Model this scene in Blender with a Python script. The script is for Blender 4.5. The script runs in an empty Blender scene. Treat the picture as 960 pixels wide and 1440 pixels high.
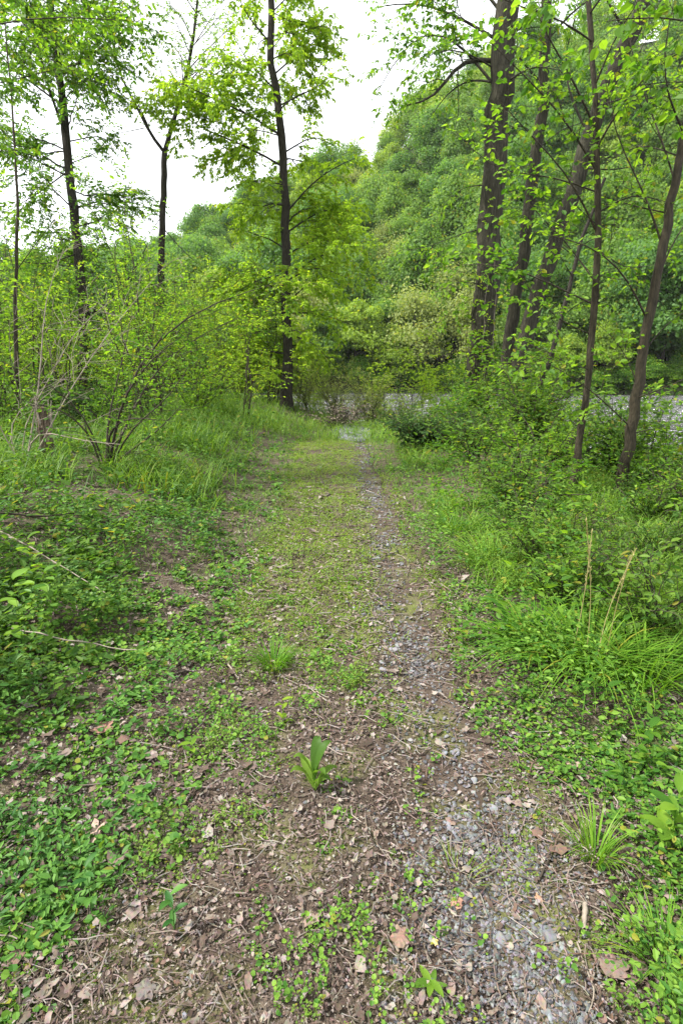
import bpy, math, random
import numpy as np
from mathutils import Vector, Matrix

S = bpy.context.scene
COL = S.collection
R_ = math.radians

# ------------------------------------------------------------------ camera
PITCH = R_(14.7)
CAMZ = 1.6
FPX = 800.0                      # focal length in pixels of the 960x1440 photograph
cam_d = bpy.data.cameras.new('camera'); cam = bpy.data.objects.new('camera', cam_d); COL.objects.link(cam)
cam_d.sensor_fit = 'VERTICAL'; cam_d.sensor_height = 36.0; cam_d.lens = 20.0
cam_d.clip_start = 0.05; cam_d.clip_end = 3000
cam.location = (0, 0, CAMZ); cam.rotation_euler = (R_(90) - PITCH, 0, 0)
S.camera = cam

# ------------------------------------------------------------------ world, sun, exposure
SUN_EL, SUN_AZ = R_(54), R_(-100)          # azimuth measured from +Y towards +X: high on the left
SUN_E, SKY_S, EXPO = 3.8, 0.100, 1.42
w = bpy.data.worlds.new('World'); S.world = w; w.use_nodes = True
nt = w.node_tree; nt.nodes.clear()
out = nt.nodes.new('ShaderNodeOutputWorld'); bg = nt.nodes.new('ShaderNodeBackground')
sky = nt.nodes.new('ShaderNodeTexSky'); sky.sky_type = 'NISHITA'; sky.sun_disc = False
sky.sun_elevation = SUN_EL; sky.sun_rotation = SUN_AZ; sky.dust_density = 3
tc = nt.nodes.new('ShaderNodeTexCoord'); nz = nt.nodes.new('ShaderNodeTexNoise')
nz.inputs['Scale'].default_value = 2.2; nz.inputs['Detail'].default_value = 5
rp = nt.nodes.new('ShaderNodeValToRGB'); rp.color_ramp.elements[0].position = .3; rp.color_ramp.elements[1].position = .6
rp.color_ramp.elements[0].color = (.72, .72, .72, 1); rp.color_ramp.elements[1].color = (.95, .95, .95, 1)
mx = nt.nodes.new('ShaderNodeMix'); mx.data_type = 'RGBA'
mx.inputs[7].default_value = (8.6, 8.8, 9.0, 1)           # thin bright cloud
nt.links.new(tc.outputs['Generated'], nz.inputs['Vector']); nt.links.new(nz.outputs['Fac'], rp.inputs['Fac'])
nt.links.new(rp.outputs['Color'], mx.inputs[0]); nt.links.new(sky.outputs['Color'], mx.inputs[6])
nt.links.new(mx.outputs[2], bg.inputs['Color']); nt.links.new(bg.outputs[0], out.inputs[0])
bg.inputs['Strength'].default_value = SKY_S
sd = bpy.data.lights.new('sun', 'SUN'); sd.energy = SUN_E; sd.angle = R_(4); sd.color = (1, .95, .87)
sun = bpy.data.objects.new('sun', sd); COL.objects.link(sun)
sv = Vector((math.sin(SUN_AZ) * math.cos(SUN_EL), math.cos(SUN_AZ) * math.cos(SUN_EL), math.sin(SUN_EL)))
sun.rotation_euler = sv.to_track_quat('Z', 'Y').to_euler(); sun.location = (0, 0, 60)
vs = S.view_settings; vs.view_transform = 'Standard'; vs.look = 'None'; vs.exposure = EXPO; vs.gamma = 1; vs.use_curve_mapping = False
S.cycles.max_bounces = 7; S.cycles.diffuse_bounces = 3; S.cycles.transmission_bounces = 4; S.cycles.glossy_bounces = 2
S.cycles.caustics_reflective = False; S.cycles.caustics_refractive = False

# ------------------------------------------------------------------ maths helpers
def at(px, py, Y):
    """world point on the plane y=Y seen at photograph pixel px, py"""
    cx, cy = (px - 480) / FPX, (720 - py) / FPX
    d = (cx, math.cos(PITCH) + cy * math.sin(PITCH), -math.sin(PITCH) + cy * math.cos(PITCH))
    k = Y / d[1]
    return np.array((d[0] * k, Y, CAMZ + d[2] * k))

def sst(a, b, x):
    t = np.clip((x - a) / (b - a), 0, 1); return t * t * (3 - 2 * t)

def _h(ix, iy, seed):
    n = (ix.astype(np.int64) * 374761393 + iy.astype(np.int64) * 668265263 + seed * 1442695041) & 0xffffffff
    n = ((n ^ (n >> 13)) * 1274126177) & 0xffffffff
    n = (n ^ (n >> 16)) & 0xffffffff
    return n / 4294967295.0

def noise(x, y, s=1.0, seed=0):
    x = np.asarray(x, float) * s; y = np.asarray(y, float) * s
    ix, iy = np.floor(x), np.floor(y); fx, fy = x - ix, y - iy
    fx = fx * fx * (3 - 2 * fx); fy = fy * fy * (3 - 2 * fy)
    a = _h(ix, iy, seed); b = _h(ix + 1, iy, seed); c = _h(ix, iy + 1, seed); d = _h(ix + 1, iy + 1, seed)
    return (a * (1 - fx) + b * fx) * (1 - fy) + (c * (1 - fx) + d * fx) * fy

def fbm(x, y, s=1.0, seed=0, o=4):
    r, a, t = 0, 1.0, 0
    for k in range(o):
        r = r + a * noise(x, y, s * 2 ** k, seed + k * 17); t += a; a *= .5
    return r / t

SHX = np.array([-300, -60, -30, -5, 0, 3, 5, 6.5, 8, 12, 30.])
SHY = np.array([60, 42, 33, 28, 25, 21, 16, 11, 6, -8, -80.])
def shore(x, y):
    x = np.asarray(x, float)
    f = np.interp(x, SHX, SHY); g = (np.interp(x + .4, SHX, SHY) - np.interp(x - .4, SHX, SHY)) / .8
    return (f - y) / np.sqrt(1 + g * g)
WATER = -2.2
def xl(y): return -.66 - .25 * sst(6, 11, y) - .25 * sst(1.5, 1.1, y) + .14 * (noise(y, y * 0, .9, 3) - .5)
def xr(y): return .72 - .12 * sst(4, 9, y) + .26 * np.exp(-((y - 1.6) / .45) ** 2) + .12 * (noise(y, y * 0, 1.1, 5) - .5)
def H(x, y):
    x = np.asarray(x, float); y = np.asarray(y, float)
    z = .42 * sst(-.7, -3.2, x) * sst(-1, 4, y) + .10 * sst(.8, 2.2, x)
    z = z - .10 * sst(11, 13, y) * sst(-1.4, -.6, x) * (1 - sst(.9, 1.6, x))
    z = z + .16 * (fbm(x, y, .45, 11, 3) - .5) * sst(.6, 2, abs(x))
    z = z + .035 * (fbm(x, y, 2.4, 21, 3) - .5) - .03 * np.exp(-((x - .42) / .2) ** 2)
    d = shore(x, y) + .8 * (fbm(x, y, .5, 31, 2) - .5)
    z = z - 2.6 * sst(5.2, -.4, d) - .8 * sst(-.4, -6, d)
    z = z + .4 * (fbm(x, y, .05, 41, 2) - .5) * sst(20, 60, np.hypot(x, y))
    return z

def inpath(x, y, m=.12):
    return sst(0, m, x - xl(y)) * sst(0, m, xr(y) - x) * (1 - sst(12.6, 13.4, y))

def ground_pt(px, py):
    lo, hi = .3, 60.
    f = lambda Y: (lambda p: p[2] - H(p[0], p[1]))(at(px, py, Y))
    Y = lo
    while Y < hi and f(Y) > 0: Y *= 1.02
    return at(px, py, Y / 1.01)

# ------------------------------------------------------------------ object helpers
def build(name, V, F, mat, parent=None, rnd=None, smooth=False, loc=None):
    V = np.asarray(V, np.float32); F = np.asarray(F, np.int32)
    if loc is not None: V = V - np.asarray(loc, np.float32)
    me = bpy.data.meshes.new(name)
    k = F.shape[1]
    me.vertices.add(len(V)); me.vertices.foreach_set('co', V.ravel())
    me.loops.add(F.size); me.loops.foreach_set('vertex_index', F.ravel())
    me.polygons.add(len(F)); me.polygons.foreach_set('loop_start', np.arange(0, F.size, k, dtype=np.int32))
    me.polygons.foreach_set('use_smooth', np.full(len(F), smooth))
    me.update(calc_edges=True)
    if rnd is not None:
        a = me.attributes.new('rnd', 'FLOAT', 'FACE'); a.data.foreach_set('value', np.asarray(rnd, np.float32))
    me.materials.append(mat)
    o = bpy.data.objects.new(name, me); COL.objects.link(o)
    if parent is not None: o.parent = parent
    elif loc is not None: o.location = [float(c) for c in loc]
    return o

def tag(o, label=None, cat=None, group=None, kind=None):
    if label: o['label'] = label
    if cat: o['category'] = cat
    if group: o['group'] = group
    if kind: o['kind'] = kind
    return o

def empty(name, loc, label, cat, group=None, rz=0, sc=1):
    o = bpy.data.objects.new(name, None); COL.objects.link(o)
    o.location = [float(c) for c in loc]; o.rotation_euler = (0, 0, rz); o.scale = (sc,) * 3 if np.isscalar(sc) else sc
    o.empty_display_size = .2
    return tag(o, label, cat, group)

def copy_tree(o, loc, label, rz=0, sc=1, group=None):
    r = o.copy(); COL.objects.link(r); r.location = [float(c) for c in loc]; r.rotation_euler = (0, 0, rz)
    r.scale = (sc,) * 3 if np.isscalar(sc) else sc
    r['label'] = label
    if group: r['group'] = group
    for ch in list(o.children):
        c = ch.copy(); COL.objects.link(c); c.parent = r
        for g in ch.children:
            q = g.copy(); COL.objects.link(q); q.parent = c
    return r

def unit(v):
    return v / np.maximum(np.linalg.norm(v, axis=-1, keepdims=True), 1e-9)

# leaf outlines: right half (u along, v across), tip and base shared
SHAPES = {'oval': [(0, 0), (.28, .44), (.68, .40), (1, 0)], 'lance': [(0, 0), (.22, .5), (.62, .36), (1, 0)],
          'round': [(0, .12), (.3, .55), (.78, .5), (1, .05)], 'wide': [(0, 0), (.3, .5), (.7, .5), (1, 0)]}
def leaf_mesh(P, D, N, L, Wd, rng, shape='oval', fold=.18, curl=.15):
    """P positions, D directions, N rough normals, L lengths, Wd widths -> V, F, rnd (two quads a leaf)"""
    n = len(P); D = unit(D); Sd = unit(np.cross(D, N)); Nn = np.cross(Sd, D)
    L = np.broadcast_to(L, n)[:, None]; Wd = np.broadcast_to(Wd, n)[:, None]
    (u0, v0), (u1, v1), (u2, v2), (u3, v3) = SHAPES[shape]
    def pt(u, v, s):
        return P + D * L * u + Sd * Wd * v * s + Nn * (Wd * v * fold * 2 - L * curl * u * u)
    V = np.stack([pt(u0, 0, 1), pt(u1, v1, 1), pt(u2, v2, 1), pt(u3, 0, 1), pt(u2, v2, -1), pt(u1, v1, -1)], 1)
    b = np.arange(n)[:, None] * 6
    F = np.concatenate([b + [0, 1, 2, 3], b + [0, 3, 4, 5]], 1).reshape(-1, 4)
    r = np.repeat(rng.random(n), 2)
    return V.reshape(-1, 3), F, r

def blades(P, D, L, Wd, rng, bend=.6, segs=3):
    """grass blades: tapered strips bending outward"""
    n = len(P); D = unit(D); up = np.array((0, 0, 1.))
    hz = D * [1, 1, 0] + 1e-4; hz = unit(hz); Sd = unit(np.cross(D, up) + 1e-5)
    L = np.broadcast_to(L, n)[:, None]; Wd = np.broadcast_to(Wd, n)[:, None]
    bd = (bend * (.4 + rng.random(n)))[:, None]
    V = []
    for k in range(segs + 1):
        t = k / segs; c = P + D * L * t + hz * L * bd * t * t * .7 - up * L * bd * t * t * t * .55
        wv = Wd * .5 * (1 - t ** 1.6 * .94)
        V += [c - Sd * wv, c + Sd * wv]
    V = np.stack(V, 1); m = 2 * (segs + 1); b = np.arange(n)[:, None] * m
    F = np.concatenate([b + [2 * k, 2 * k + 1, 2 * k + 3, 2 * k + 2] for k in range(segs)], 1).reshape(-1, 4)
    return V.reshape(-1, 3), F, np.repeat(rng.random(n), segs)

def tubes(polys, sides=5, rough=0, rng=None):
    """polys: list of (points (k,3), radii (k,)) -> V, F"""
    Vs, Fs, off = [], [], 0
    for P, r in polys:
        P = np.asarray(P, float); k = len(P); s = sides if r[0] > .02 else max(3, min(sides, 4))
        T = np.gradient(P, axis=0); T = unit(T)
        ref = np.array((1, 0, 0.)) if abs(T[:, 0].mean()) < .8 else np.array((0, 1., 0))
        A = unit(np.cross(T, ref)); B = np.cross(T, A)
        a = np.linspace(0, 2 * math.pi, s, endpoint=False)
        rr = np.asarray(r)[:, None] * np.ones(s)
        if rough and rng is not None: rr = rr * (1 + rough * (rng.random((k, s)) - .5) + rough * .7 * np.sin(a * 3 + 1.3)[None])
        ring = P[:, None] + A[:, None] * (np.cos(a) * rr)[..., None] + B[:, None] * (np.sin(a) * rr)[..., None]
        Vs.append(ring.reshape(-1, 3))
        i = np.arange(k - 1)[:, None] * s; j = np.arange(s); j2 = (j + 1) % s
        Fs.append(np.stack([i + j, i + j2, i + s + j2, i + s + j], -1).reshape(-1, 4) + off)
        off += k * s
    return np.concatenate(Vs), np.concatenate(Fs)

def cat(parts):
    Vs, Fs, Rs, off = [], [], [], 0
    for V, F, r in parts:
        Vs.append(V); Fs.append(F + off); Rs.append(r); off += len(V)
    return np.concatenate(Vs), np.concatenate(Fs), np.concatenate(Rs)

def smoothpoly(pts, n):
    pts = np.asarray(pts, float)
    if len(pts) == 2:
        t = np.linspace(0, 1, n)[:, None]; return pts[0] * (1 - t) + pts[1] * t
    d = np.r_[0, np.cumsum(np.linalg.norm(np.diff(pts, axis=0), axis=1))]
    t = np.linspace(0, d[-1], n); out = np.stack([np.interp(t, d, pts[:, c]) for c in range(3)], 1)
    for _ in range(2): out[1:-1] = .25 * out[:-2] + .5 * out[1:-1] + .25 * out[2:]
    return out

# ------------------------------------------------------------------ materials
def mat_base(name):
    m = bpy.data.materials.new(name); m.use_nodes = True; t = m.node_tree; t.nodes.clear()
    o = t.nodes.new('ShaderNodeOutputMaterial'); return m, t, o

def leafmat(name, c0, c1, tr=.45, rough=.5, warm=1.25, spec=.3, patch=.25):
    spec = min(spec, .3) * .55; rough = max(rough, .5)
    """two colours blended by a per-leaf value and a slow noise; thin leaf that lets light through"""
    m, t, o = mat_base(name); N = t.nodes.new; Lk = t.links.new
    at_ = N('ShaderNodeAttribute'); at_.attribute_name = 'rnd'
    ob = N('ShaderNodeObjectInfo')
    g = N('ShaderNodeNewGeometry'); nz = N('ShaderNodeTexNoise'); nz.inputs['Scale'].default_value = .9; nz.inputs['Detail'].default_value = 3
    Lk(g.outputs['Position'], nz.inputs['Vector'])
    a = N('ShaderNodeMath'); a.operation = 'MULTIPLY_ADD'; Lk(nz.outputs['Fac'], a.inputs[0]); a.inputs[1].default_value = 1.6 * patch * 2; a.inputs[2].default_value = -.8 * patch * 2 - .08
    b = N('ShaderNodeMath'); b.operation = 'ADD'; Lk(at_.outputs['Fac'], b.inputs[0]); Lk(a.outputs[0], b.inputs[1])
    c = N('ShaderNodeMath'); c.operation = 'MULTIPLY_ADD'; Lk(ob.outputs['Random'], c.inputs[0]); c.inputs[1].default_value = .5; Lk(b.outputs[0], c.inputs[2])
    c2 = N('ShaderNodeMath'); c2.operation = 'SUBTRACT'; c2.use_clamp = True; Lk(c.outputs[0], c2.inputs[0]); c2.inputs[1].default_value = .25
    mix0 = N('ShaderNodeMix'); mix0.data_type = 'RGBA'; Lk(c2.outputs[0], mix0.inputs[0])
    mix0.inputs[6].default_value = (*c0, 1); mix0.inputs[7].default_value = (*c1, 1)
    f0 = N('ShaderNodeMath'); f0.operation = 'MULTIPLY'; Lk(at_.outputs['Fac'], f0.inputs[0]); f0.inputs[1].default_value = 37.0
    f1 = N('ShaderNodeMath'); f1.operation = 'FRACT'; Lk(f0.outputs[0], f1.inputs[0])
    f2 = N('ShaderNodeMath'); f2.operation = 'GREATER_THAN'; Lk(f1.outputs[0], f2.inputs[0]); f2.inputs[1].default_value = .972
    mix = N('ShaderNodeMix'); mix.data_type = 'RGBA'; Lk(f2.outputs[0], mix.inputs[0]); Lk(mix0.outputs[2], mix.inputs[6])
    mix.inputs[7].default_value = (.5 * c1[0] + .12, .55 * c1[1] + .06, .03, 1)      # a few yellowing leaves
    p = N('ShaderNodeBsdfPrincipled'); p.inputs['Roughness'].default_value = rough; p.inputs['Specular IOR Level'].default_value = spec
    Lk(mix.outputs[2], p.inputs['Base Color'])
    tl = N('ShaderNodeBsdfTranslucent'); tm = N('ShaderNodeMix'); tm.data_type = 'RGBA'; tm.blend_type = 'MULTIPLY'; tm.inputs[0].default_value = 1
    Lk(mix.outputs[2], tm.inputs[6]); tm.inputs[7].default_value = (1.5 * warm, 1.45 * warm, .7, 1); tm.clamp_result = False
    Lk(tm.outputs[2], tl.inputs['Color'])
    ms = N('ShaderNodeMixShader'); ms.inputs[0].default_value = tr; Lk(p.outputs[0], ms.inputs[1]); Lk(tl.outputs[0], ms.inputs[2])
    Lk(ms.outputs[0], o.inputs[0]); return m

def noisemat(name, cols, scale=8, detail=6, rough=.85, bump=.3, stretch=None, spec=.25, bscale=None):
    m, t, o = mat_base(name); N = t.nodes.new; Lk = t.links.new
    g = N('ShaderNodeNewGeometry'); mp = N('ShaderNodeMapping'); Lk(g.outputs['Position'], mp.inputs['Vector'])
    if stretch: mp.inputs['Scale'].default_value = stretch
    nz = N('ShaderNodeTexNoise'); nz.inputs['Scale'].default_value = scale; nz.inputs['Detail'].default_value = detail; nz.inputs['Roughness'].default_value = .65
    Lk(mp.outputs[0], nz.inputs['Vector'])
    r = N('ShaderNodeValToRGB'); els = r.color_ramp.elements
    while len(els) < len(cols): els.new(.5)
    for i, c in enumerate(cols): els[i].position = .3 + .4 * i / max(1, len(cols) - 1); els[i].color = (*c, 1)
    Lk(nz.outputs['Fac'], r.inputs['Fac'])
    p = N('ShaderNodeBsdfPrincipled'); p.inputs['Roughness'].default_value = rough; p.inputs['Specular IOR Level'].default_value = spec
    Lk(r.outputs['Color'], p.inputs['Base Color'])
    n2 = N('ShaderNodeTexNoise'); n2.inputs['Scale'].default_value = bscale or scale * 2.5; n2.inputs['Detail'].default_value = 5
    Lk(mp.outputs[0], n2.inputs['Vector'])
    b = N('ShaderNodeBump'); b.inputs['Strength'].default_value = bump; b.inputs['Distance'].default_value = .03
    Lk(n2.outputs['Fac'], b.inputs['Height']); Lk(b.outputs[0], p.inputs['Normal'])
    Lk(p.outputs[0], o.inputs[0]); return m

def rampmat(name, cols, rough=.8, tr=0, spec=.2):
    """colour picked per piece by its rnd value"""
    m, t, o = mat_base(name); N = t.nodes.new; Lk = t.links.new
    a = N('ShaderNodeAttribute'); a.attribute_name = 'rnd'
    r = N('ShaderNodeValToRGB'); els = r.color_ramp.elements
    while len(els) < len(cols): els.new(.5)
    for i, c in enumerate(cols): els[i].position = i / max(1, len(cols) - 1); els[i].color = (*c, 1)
    Lk(a.outputs['Fac'], r.inputs['Fac'])
    g = N('ShaderNodeNewGeometry'); nz = N('ShaderNodeTexNoise'); nz.inputs['Scale'].default_value = 90; nz.inputs['Detail'].default_value = 4
    Lk(g.outputs['Position'], nz.inputs['Vector'])
    mx = N('ShaderNodeMix'); mx.data_type = 'RGBA'; mx.blend_type = 'OVERLAY'; mx.inputs[0].default_value = .55
    Lk(r.outputs['Color'], mx.inputs[6]); Lk(nz.outputs['Color'], mx.inputs[7])
    hs = N('ShaderNodeHueSaturation'); hs.inputs['Saturation'].default_value = .8; Lk(mx.outputs[2], hs.inputs['Color'])
    p = N('ShaderNodeBsdfPrincipled'); p.inputs['Roughness'].default_value = rough; p.inputs['Specular IOR Level'].default_value = spec
    Lk(hs.outputs[0], p.inputs['Base Color']); Lk(p.outputs[0], o.inputs[0]); return m

BARK = noisemat('bark_grey_brown', [(.010, .009, .006), (.028, .024, .018), (.06, .053, .042)], 9, 7, .9, .9, (5, 5, .9))
BARK_R = noisemat('bark_ridged_brown', [(.011, .011, .007), (.032, .030, .019), (.066, .061, .042)], 7, 8, .9, 1.0, (4, 4, .7))
BARK_TWIG = noisemat('bark_twig', [(.022, .018, .012), (.055, .045, .032)], 14, 4, .85, .3)
BARK_PALE = noisemat('bark_pale_dead', [(.14, .115, .09), (.30, .26, .21)], 12, 5, .85, .4)
BARK_STUMP = noisemat('stump_wood', [(.03, .02, .013), (.11, .08, .055), (.24, .19, .14)], 14, 6, .9, 1.0, (4, 4, .5))
BARK_SAP = noisemat('bark_sapling', [(.016, .013, .008), (.042, .034, .021), (.075, .061, .037)], 16, 6, .8, .6, (3, 3, .6))
LF_BRIGHT = leafmat('leaf_bright_yellow_green', (.12, .22, .018), (.25, .37, .035), .58)
LF_MID = leafmat('leaf_mid_green', (.04, .10, .016), (.13, .225, .03), .48)
LF_FRESH = leafmat('leaf_fresh_green', (.05, .135, .015), (.175, .30, .03), .52)
LF_DARK = leafmat('leaf_dark_green', (.022, .06, .014), (.06, .125, .024), .35)
LF_PALE = leafmat('leaf_pale_willow', (.14, .19, .055), (.27, .32, .11), .45)
LF_BLUISH = leafmat('leaf_far_green', (.048, .115, .022), (.12, .21, .036), .42)
LF_VINCA = leafmat('leaf_glossy_creeper', (.022, .08, .015), (.085, .19, .03), .22, .45, 1.1, .3)
LF_CREEP = leafmat('leaf_round_creeper', (.038, .115, .016), (.15, .265, .032), .3, .45, 1.1)
LF_TINY = leafmat('leaf_tiny_sprout', (.07, .14, .022), (.15, .22, .04), .35)
LF_GRASS = leafmat('grass_blade', (.035, .10, .014), (.16, .27, .035), .35, .42, 1.15)
LF_GRASS_Y = leafmat('grass_blade_short', (.11, .20, .02), (.24, .33, .04), .4)
LF_TUFT = leafmat('grass_blade_bright', (.07, .18, .016), (.17, .30, .03), .4, .4, 1.15, patch=.05)
LF_HILL_A = leafmat('leaf_hill_green', (.075, .155, .03), (.16, .265, .05), .5, patch=.3)
LF_HILL_B = leafmat('leaf_hill_cool_green', (.06, .14, .035), (.12, .23, .055), .5, patch=.3)
LF_HILL_C = leafmat('leaf_hill_yellow_green', (.13, .21, .03), (.24, .34, .05), .5, patch=.3)
LF_DRY = leafmat('leaf_dry_seed', (.28, .25, .11), (.42, .38, .2), .35)

# ------------------------------------------------------------------ the setting: ground, path, river, hillside
def axis(*segs):
    out_ = []
    for a, b, n in segs: out_ += list(np.linspace(a, b, n, endpoint=False))
    return np.array(out_ + [segs[-1][1]])
def sheet(name, xs, ys, fz, mat, kind='structure'):
    X, Y = np.meshgrid(xs, ys); Z = fz(X, Y)
    V = np.stack([X, Y, Z], -1).reshape(-1, 3); nx, ny = len(xs), len(ys)
    i = np.arange(nx - 1); j = np.arange(ny - 1)[:, None] * nx
    F = np.stack([j + i, j + i + 1, j + i + 1 + nx, j + i + nx], -1).reshape(-1, 4)
    return tag(build(name, V, F, mat, smooth=True), kind=kind)

def groundmat(name, cols, green, gscale, gpos):
    m = noisemat(name, cols, 9, 9, .92, 1.0, bscale=38)
    t = m.node_tree; N = t.nodes.new; Lk = t.links.new
    p = next(n for n in t.nodes if n.type == 'BSDF_PRINCIPLED'); src = p.inputs['Base Color'].links[0].from_socket
    g = N('ShaderNodeNewGeometry'); nz = N('ShaderNodeTexNoise'); nz.inputs['Scale'].default_value = gscale; nz.inputs['Detail'].default_value = 6
    Lk(g.outputs['Position'], nz.inputs['Vector'])
    r = N('ShaderNodeValToRGB'); r.color_ramp.elements[0].position = gpos; r.color_ramp.elements[1].position = gpos + .14
    Lk(nz.outputs['Fac'], r.inputs['Fac'])
    mx = N('ShaderNodeMix'); mx.data_type = 'RGBA'; Lk(r.outputs['Color'], mx.inputs[0]); Lk(src, mx.inputs[6]); mx.inputs[7].default_value = (*green, 1)
    Lk(mx.outputs[2], p.inputs['Base Color']); return m
SOIL = groundmat('soil_with_leaf_litter', [(.032, .023, .016), (.072, .054, .038), (.13, .10, .078)], (.06, .085, .022), 2.2, .50)
DIRT = groundmat('trodden_dirt', [(.032, .022, .015), (.062, .045, .033), (.11, .085, .066)], (.10, .115, .03), 2.4, .50)

gx = axis((-300, -40, 20), (-40, -8, 50), (-8, -3, 50), (-3, 3, 170), (3, 8, 60), (8, 40, 50), (40, 300, 20))
gy = axis((-200, -10, 12), (-10, .3, 30), (.3, 6, 160), (6, 16, 120), (16, 34, 70), (34, 80, 30), (80, 900, 12))
sheet('ground', gx, gy, lambda x, y: H(x, y) - .035 * inpath(x, y, .02), SOIL)
py_ = np.r_[np.linspace(-2, .6, 14), np.linspace(.65, 6, 190), np.linspace(6.08, 13.4, 110)]
U = np.linspace(0, 1, 46); YY, UU = np.meshgrid(py_, U, indexing='ij')
edge = .05 * (noise(YY, UU, 6, 77) - .5) + .03 * (noise(YY, UU, 17, 78) - .5)
XX = xl(YY) + .01 + (xr(YY) - xl(YY) - .02) * UU + edge * (np.minimum(UU, 1 - UU) < .03)
ZZ = H(XX, YY) + .006 + .016 * (fbm(XX, YY, 14, 9, 3) - .5) - .05 * np.maximum(sst(.04, 0, UU), sst(.96, 1, UU)) - .05 * sst(13.1, 13.4, YY)
n1, n2_ = XX.shape; i = np.arange(n2_ - 1); j = np.arange(n1 - 1)[:, None] * n2_
tag(build('path', np.stack([XX, YY, ZZ], -1).reshape(-1, 3), np.stack([j + i, j + i + 1, j + i + 1 + n2_, j + i + n2_], -1).reshape(-1, 4), DIRT, smooth=True), kind='structure')

m, t, o = mat_base('river_water')
p = t.nodes.new('ShaderNodeBsdfPrincipled'); p.inputs['Base Color'].default_value = (.11, .11, .10, 1); p.inputs['Roughness'].default_value = .12
p.inputs['Specular IOR Level'].default_value = .8
g = t.nodes.new('ShaderNodeNewGeometry'); mp = t.nodes.new('ShaderNodeMapping'); mp.inputs['Scale'].default_value = (.5, 2.2, 1)
nz = t.nodes.new('ShaderNodeTexNoise'); nz.inputs['Scale'].default_value = 2.6; nz.inputs['Detail'].default_value = 6; nz.inputs['Roughness'].default_value = .7
b = t.nodes.new('ShaderNodeBump'); b.inputs['Strength'].default_value = 1; b.inputs['Distance'].default_value = .28
foam_sparkle = t.nodes.new('ShaderNodeValToRGB'); foam_sparkle.color_ramp.elements[0].position = .50; foam_sparkle.color_ramp.elements[1].position = .62  # white sky sparkle on the ripples and foam streaks, painted into the water colour
n3 = t.nodes.new('ShaderNodeTexNoise'); n3.inputs['Scale'].default_value = 1.4; n3.inputs['Detail'].default_value = 10; n3.inputs['Roughness'].default_value = .75
fm = t.nodes.new('ShaderNodeMix'); fm.data_type = 'RGBA'; fm.inputs[6].default_value = (.05, .052, .05, 1); fm.inputs[7].default_value = (.5, .5, .54, 1)
L = t.links.new
L(g.outputs['Position'], mp.inputs[0]); L(mp.outputs[0], nz.inputs['Vector']); L(mp.outputs[0], n3.inputs['Vector'])
L(nz.outputs['Fac'], b.inputs['Height']); L(b.outputs[0], p.inputs['Normal']); L(n3.outputs['Fac'], foam_sparkle.inputs[0])
L(foam_sparkle.outputs[0], fm.inputs[0]); L(fm.outputs[2], p.inputs['Base Color']); L(p.outputs[0], o.inputs[0])
WATERM = m
wxs = np.linspace(-300, 300, 240); wys = axis((-150, 0, 40), (0, 60, 120), (60, 110, 40))
sheet('river', wxs, wys, lambda x, y: WATER + .05 * (noise(x, y, .8, 5) - .5), WATERM)

AZ = np.radians([-90, -35, -20, -13, -7.4, -3, 1.3, 5, 8.5, 15, 35, 90]); EL = np.radians([7, 7, 9, 12, 14.6, 16.8, 18, 20.5, 22.8, 25, 27, 27])
def fb(x): return 74 - .22 * np.maximum(x - 14, 0) + 3 * (noise(x, x * 0, .06, 8) - .5)
def HH(x, y):
    t_ = y - fb(x); az = np.arctan2(x, y); zr = 184 * np.tan(np.interp(az, AZ, EL)) - 9
    base = -3.2 + 2.2 * sst(0, 3.5, t_)
    return base + (zr + 1) * np.clip((t_ - 6) / 104, 0, 1) ** 1.05 + 5 * (fbm(x, y, .03, 61, 3) - .5) * sst(8, 40, t_) - .25 * np.maximum(t_ - 115, 0)
HILLM = groundmat('hillside_forest_floor', [(.03, .028, .018), (.06, .055, .035), (.09, .08, .05)], (.05, .08, .022), .3, .42)
HX, HT = np.meshgrid(np.linspace(-200, 200, 120), np.r_[np.linspace(-.5, 8, 14), np.linspace(10, 150, 60)])
HY = fb(HX) + HT; n1, n2_ = HX.shape; i = np.arange(n2_ - 1); j = np.arange(n1 - 1)[:, None] * n2_
tag(build('hillside', np.stack([HX, HY, HH(HX, HY)], -1).reshape(-1, 3), np.stack([j + i, j + i + 1, j + i + 1 + n2_, j + i + n2_], -1).reshape(-1, 4), HILLM, smooth=True), kind='structure')

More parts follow.
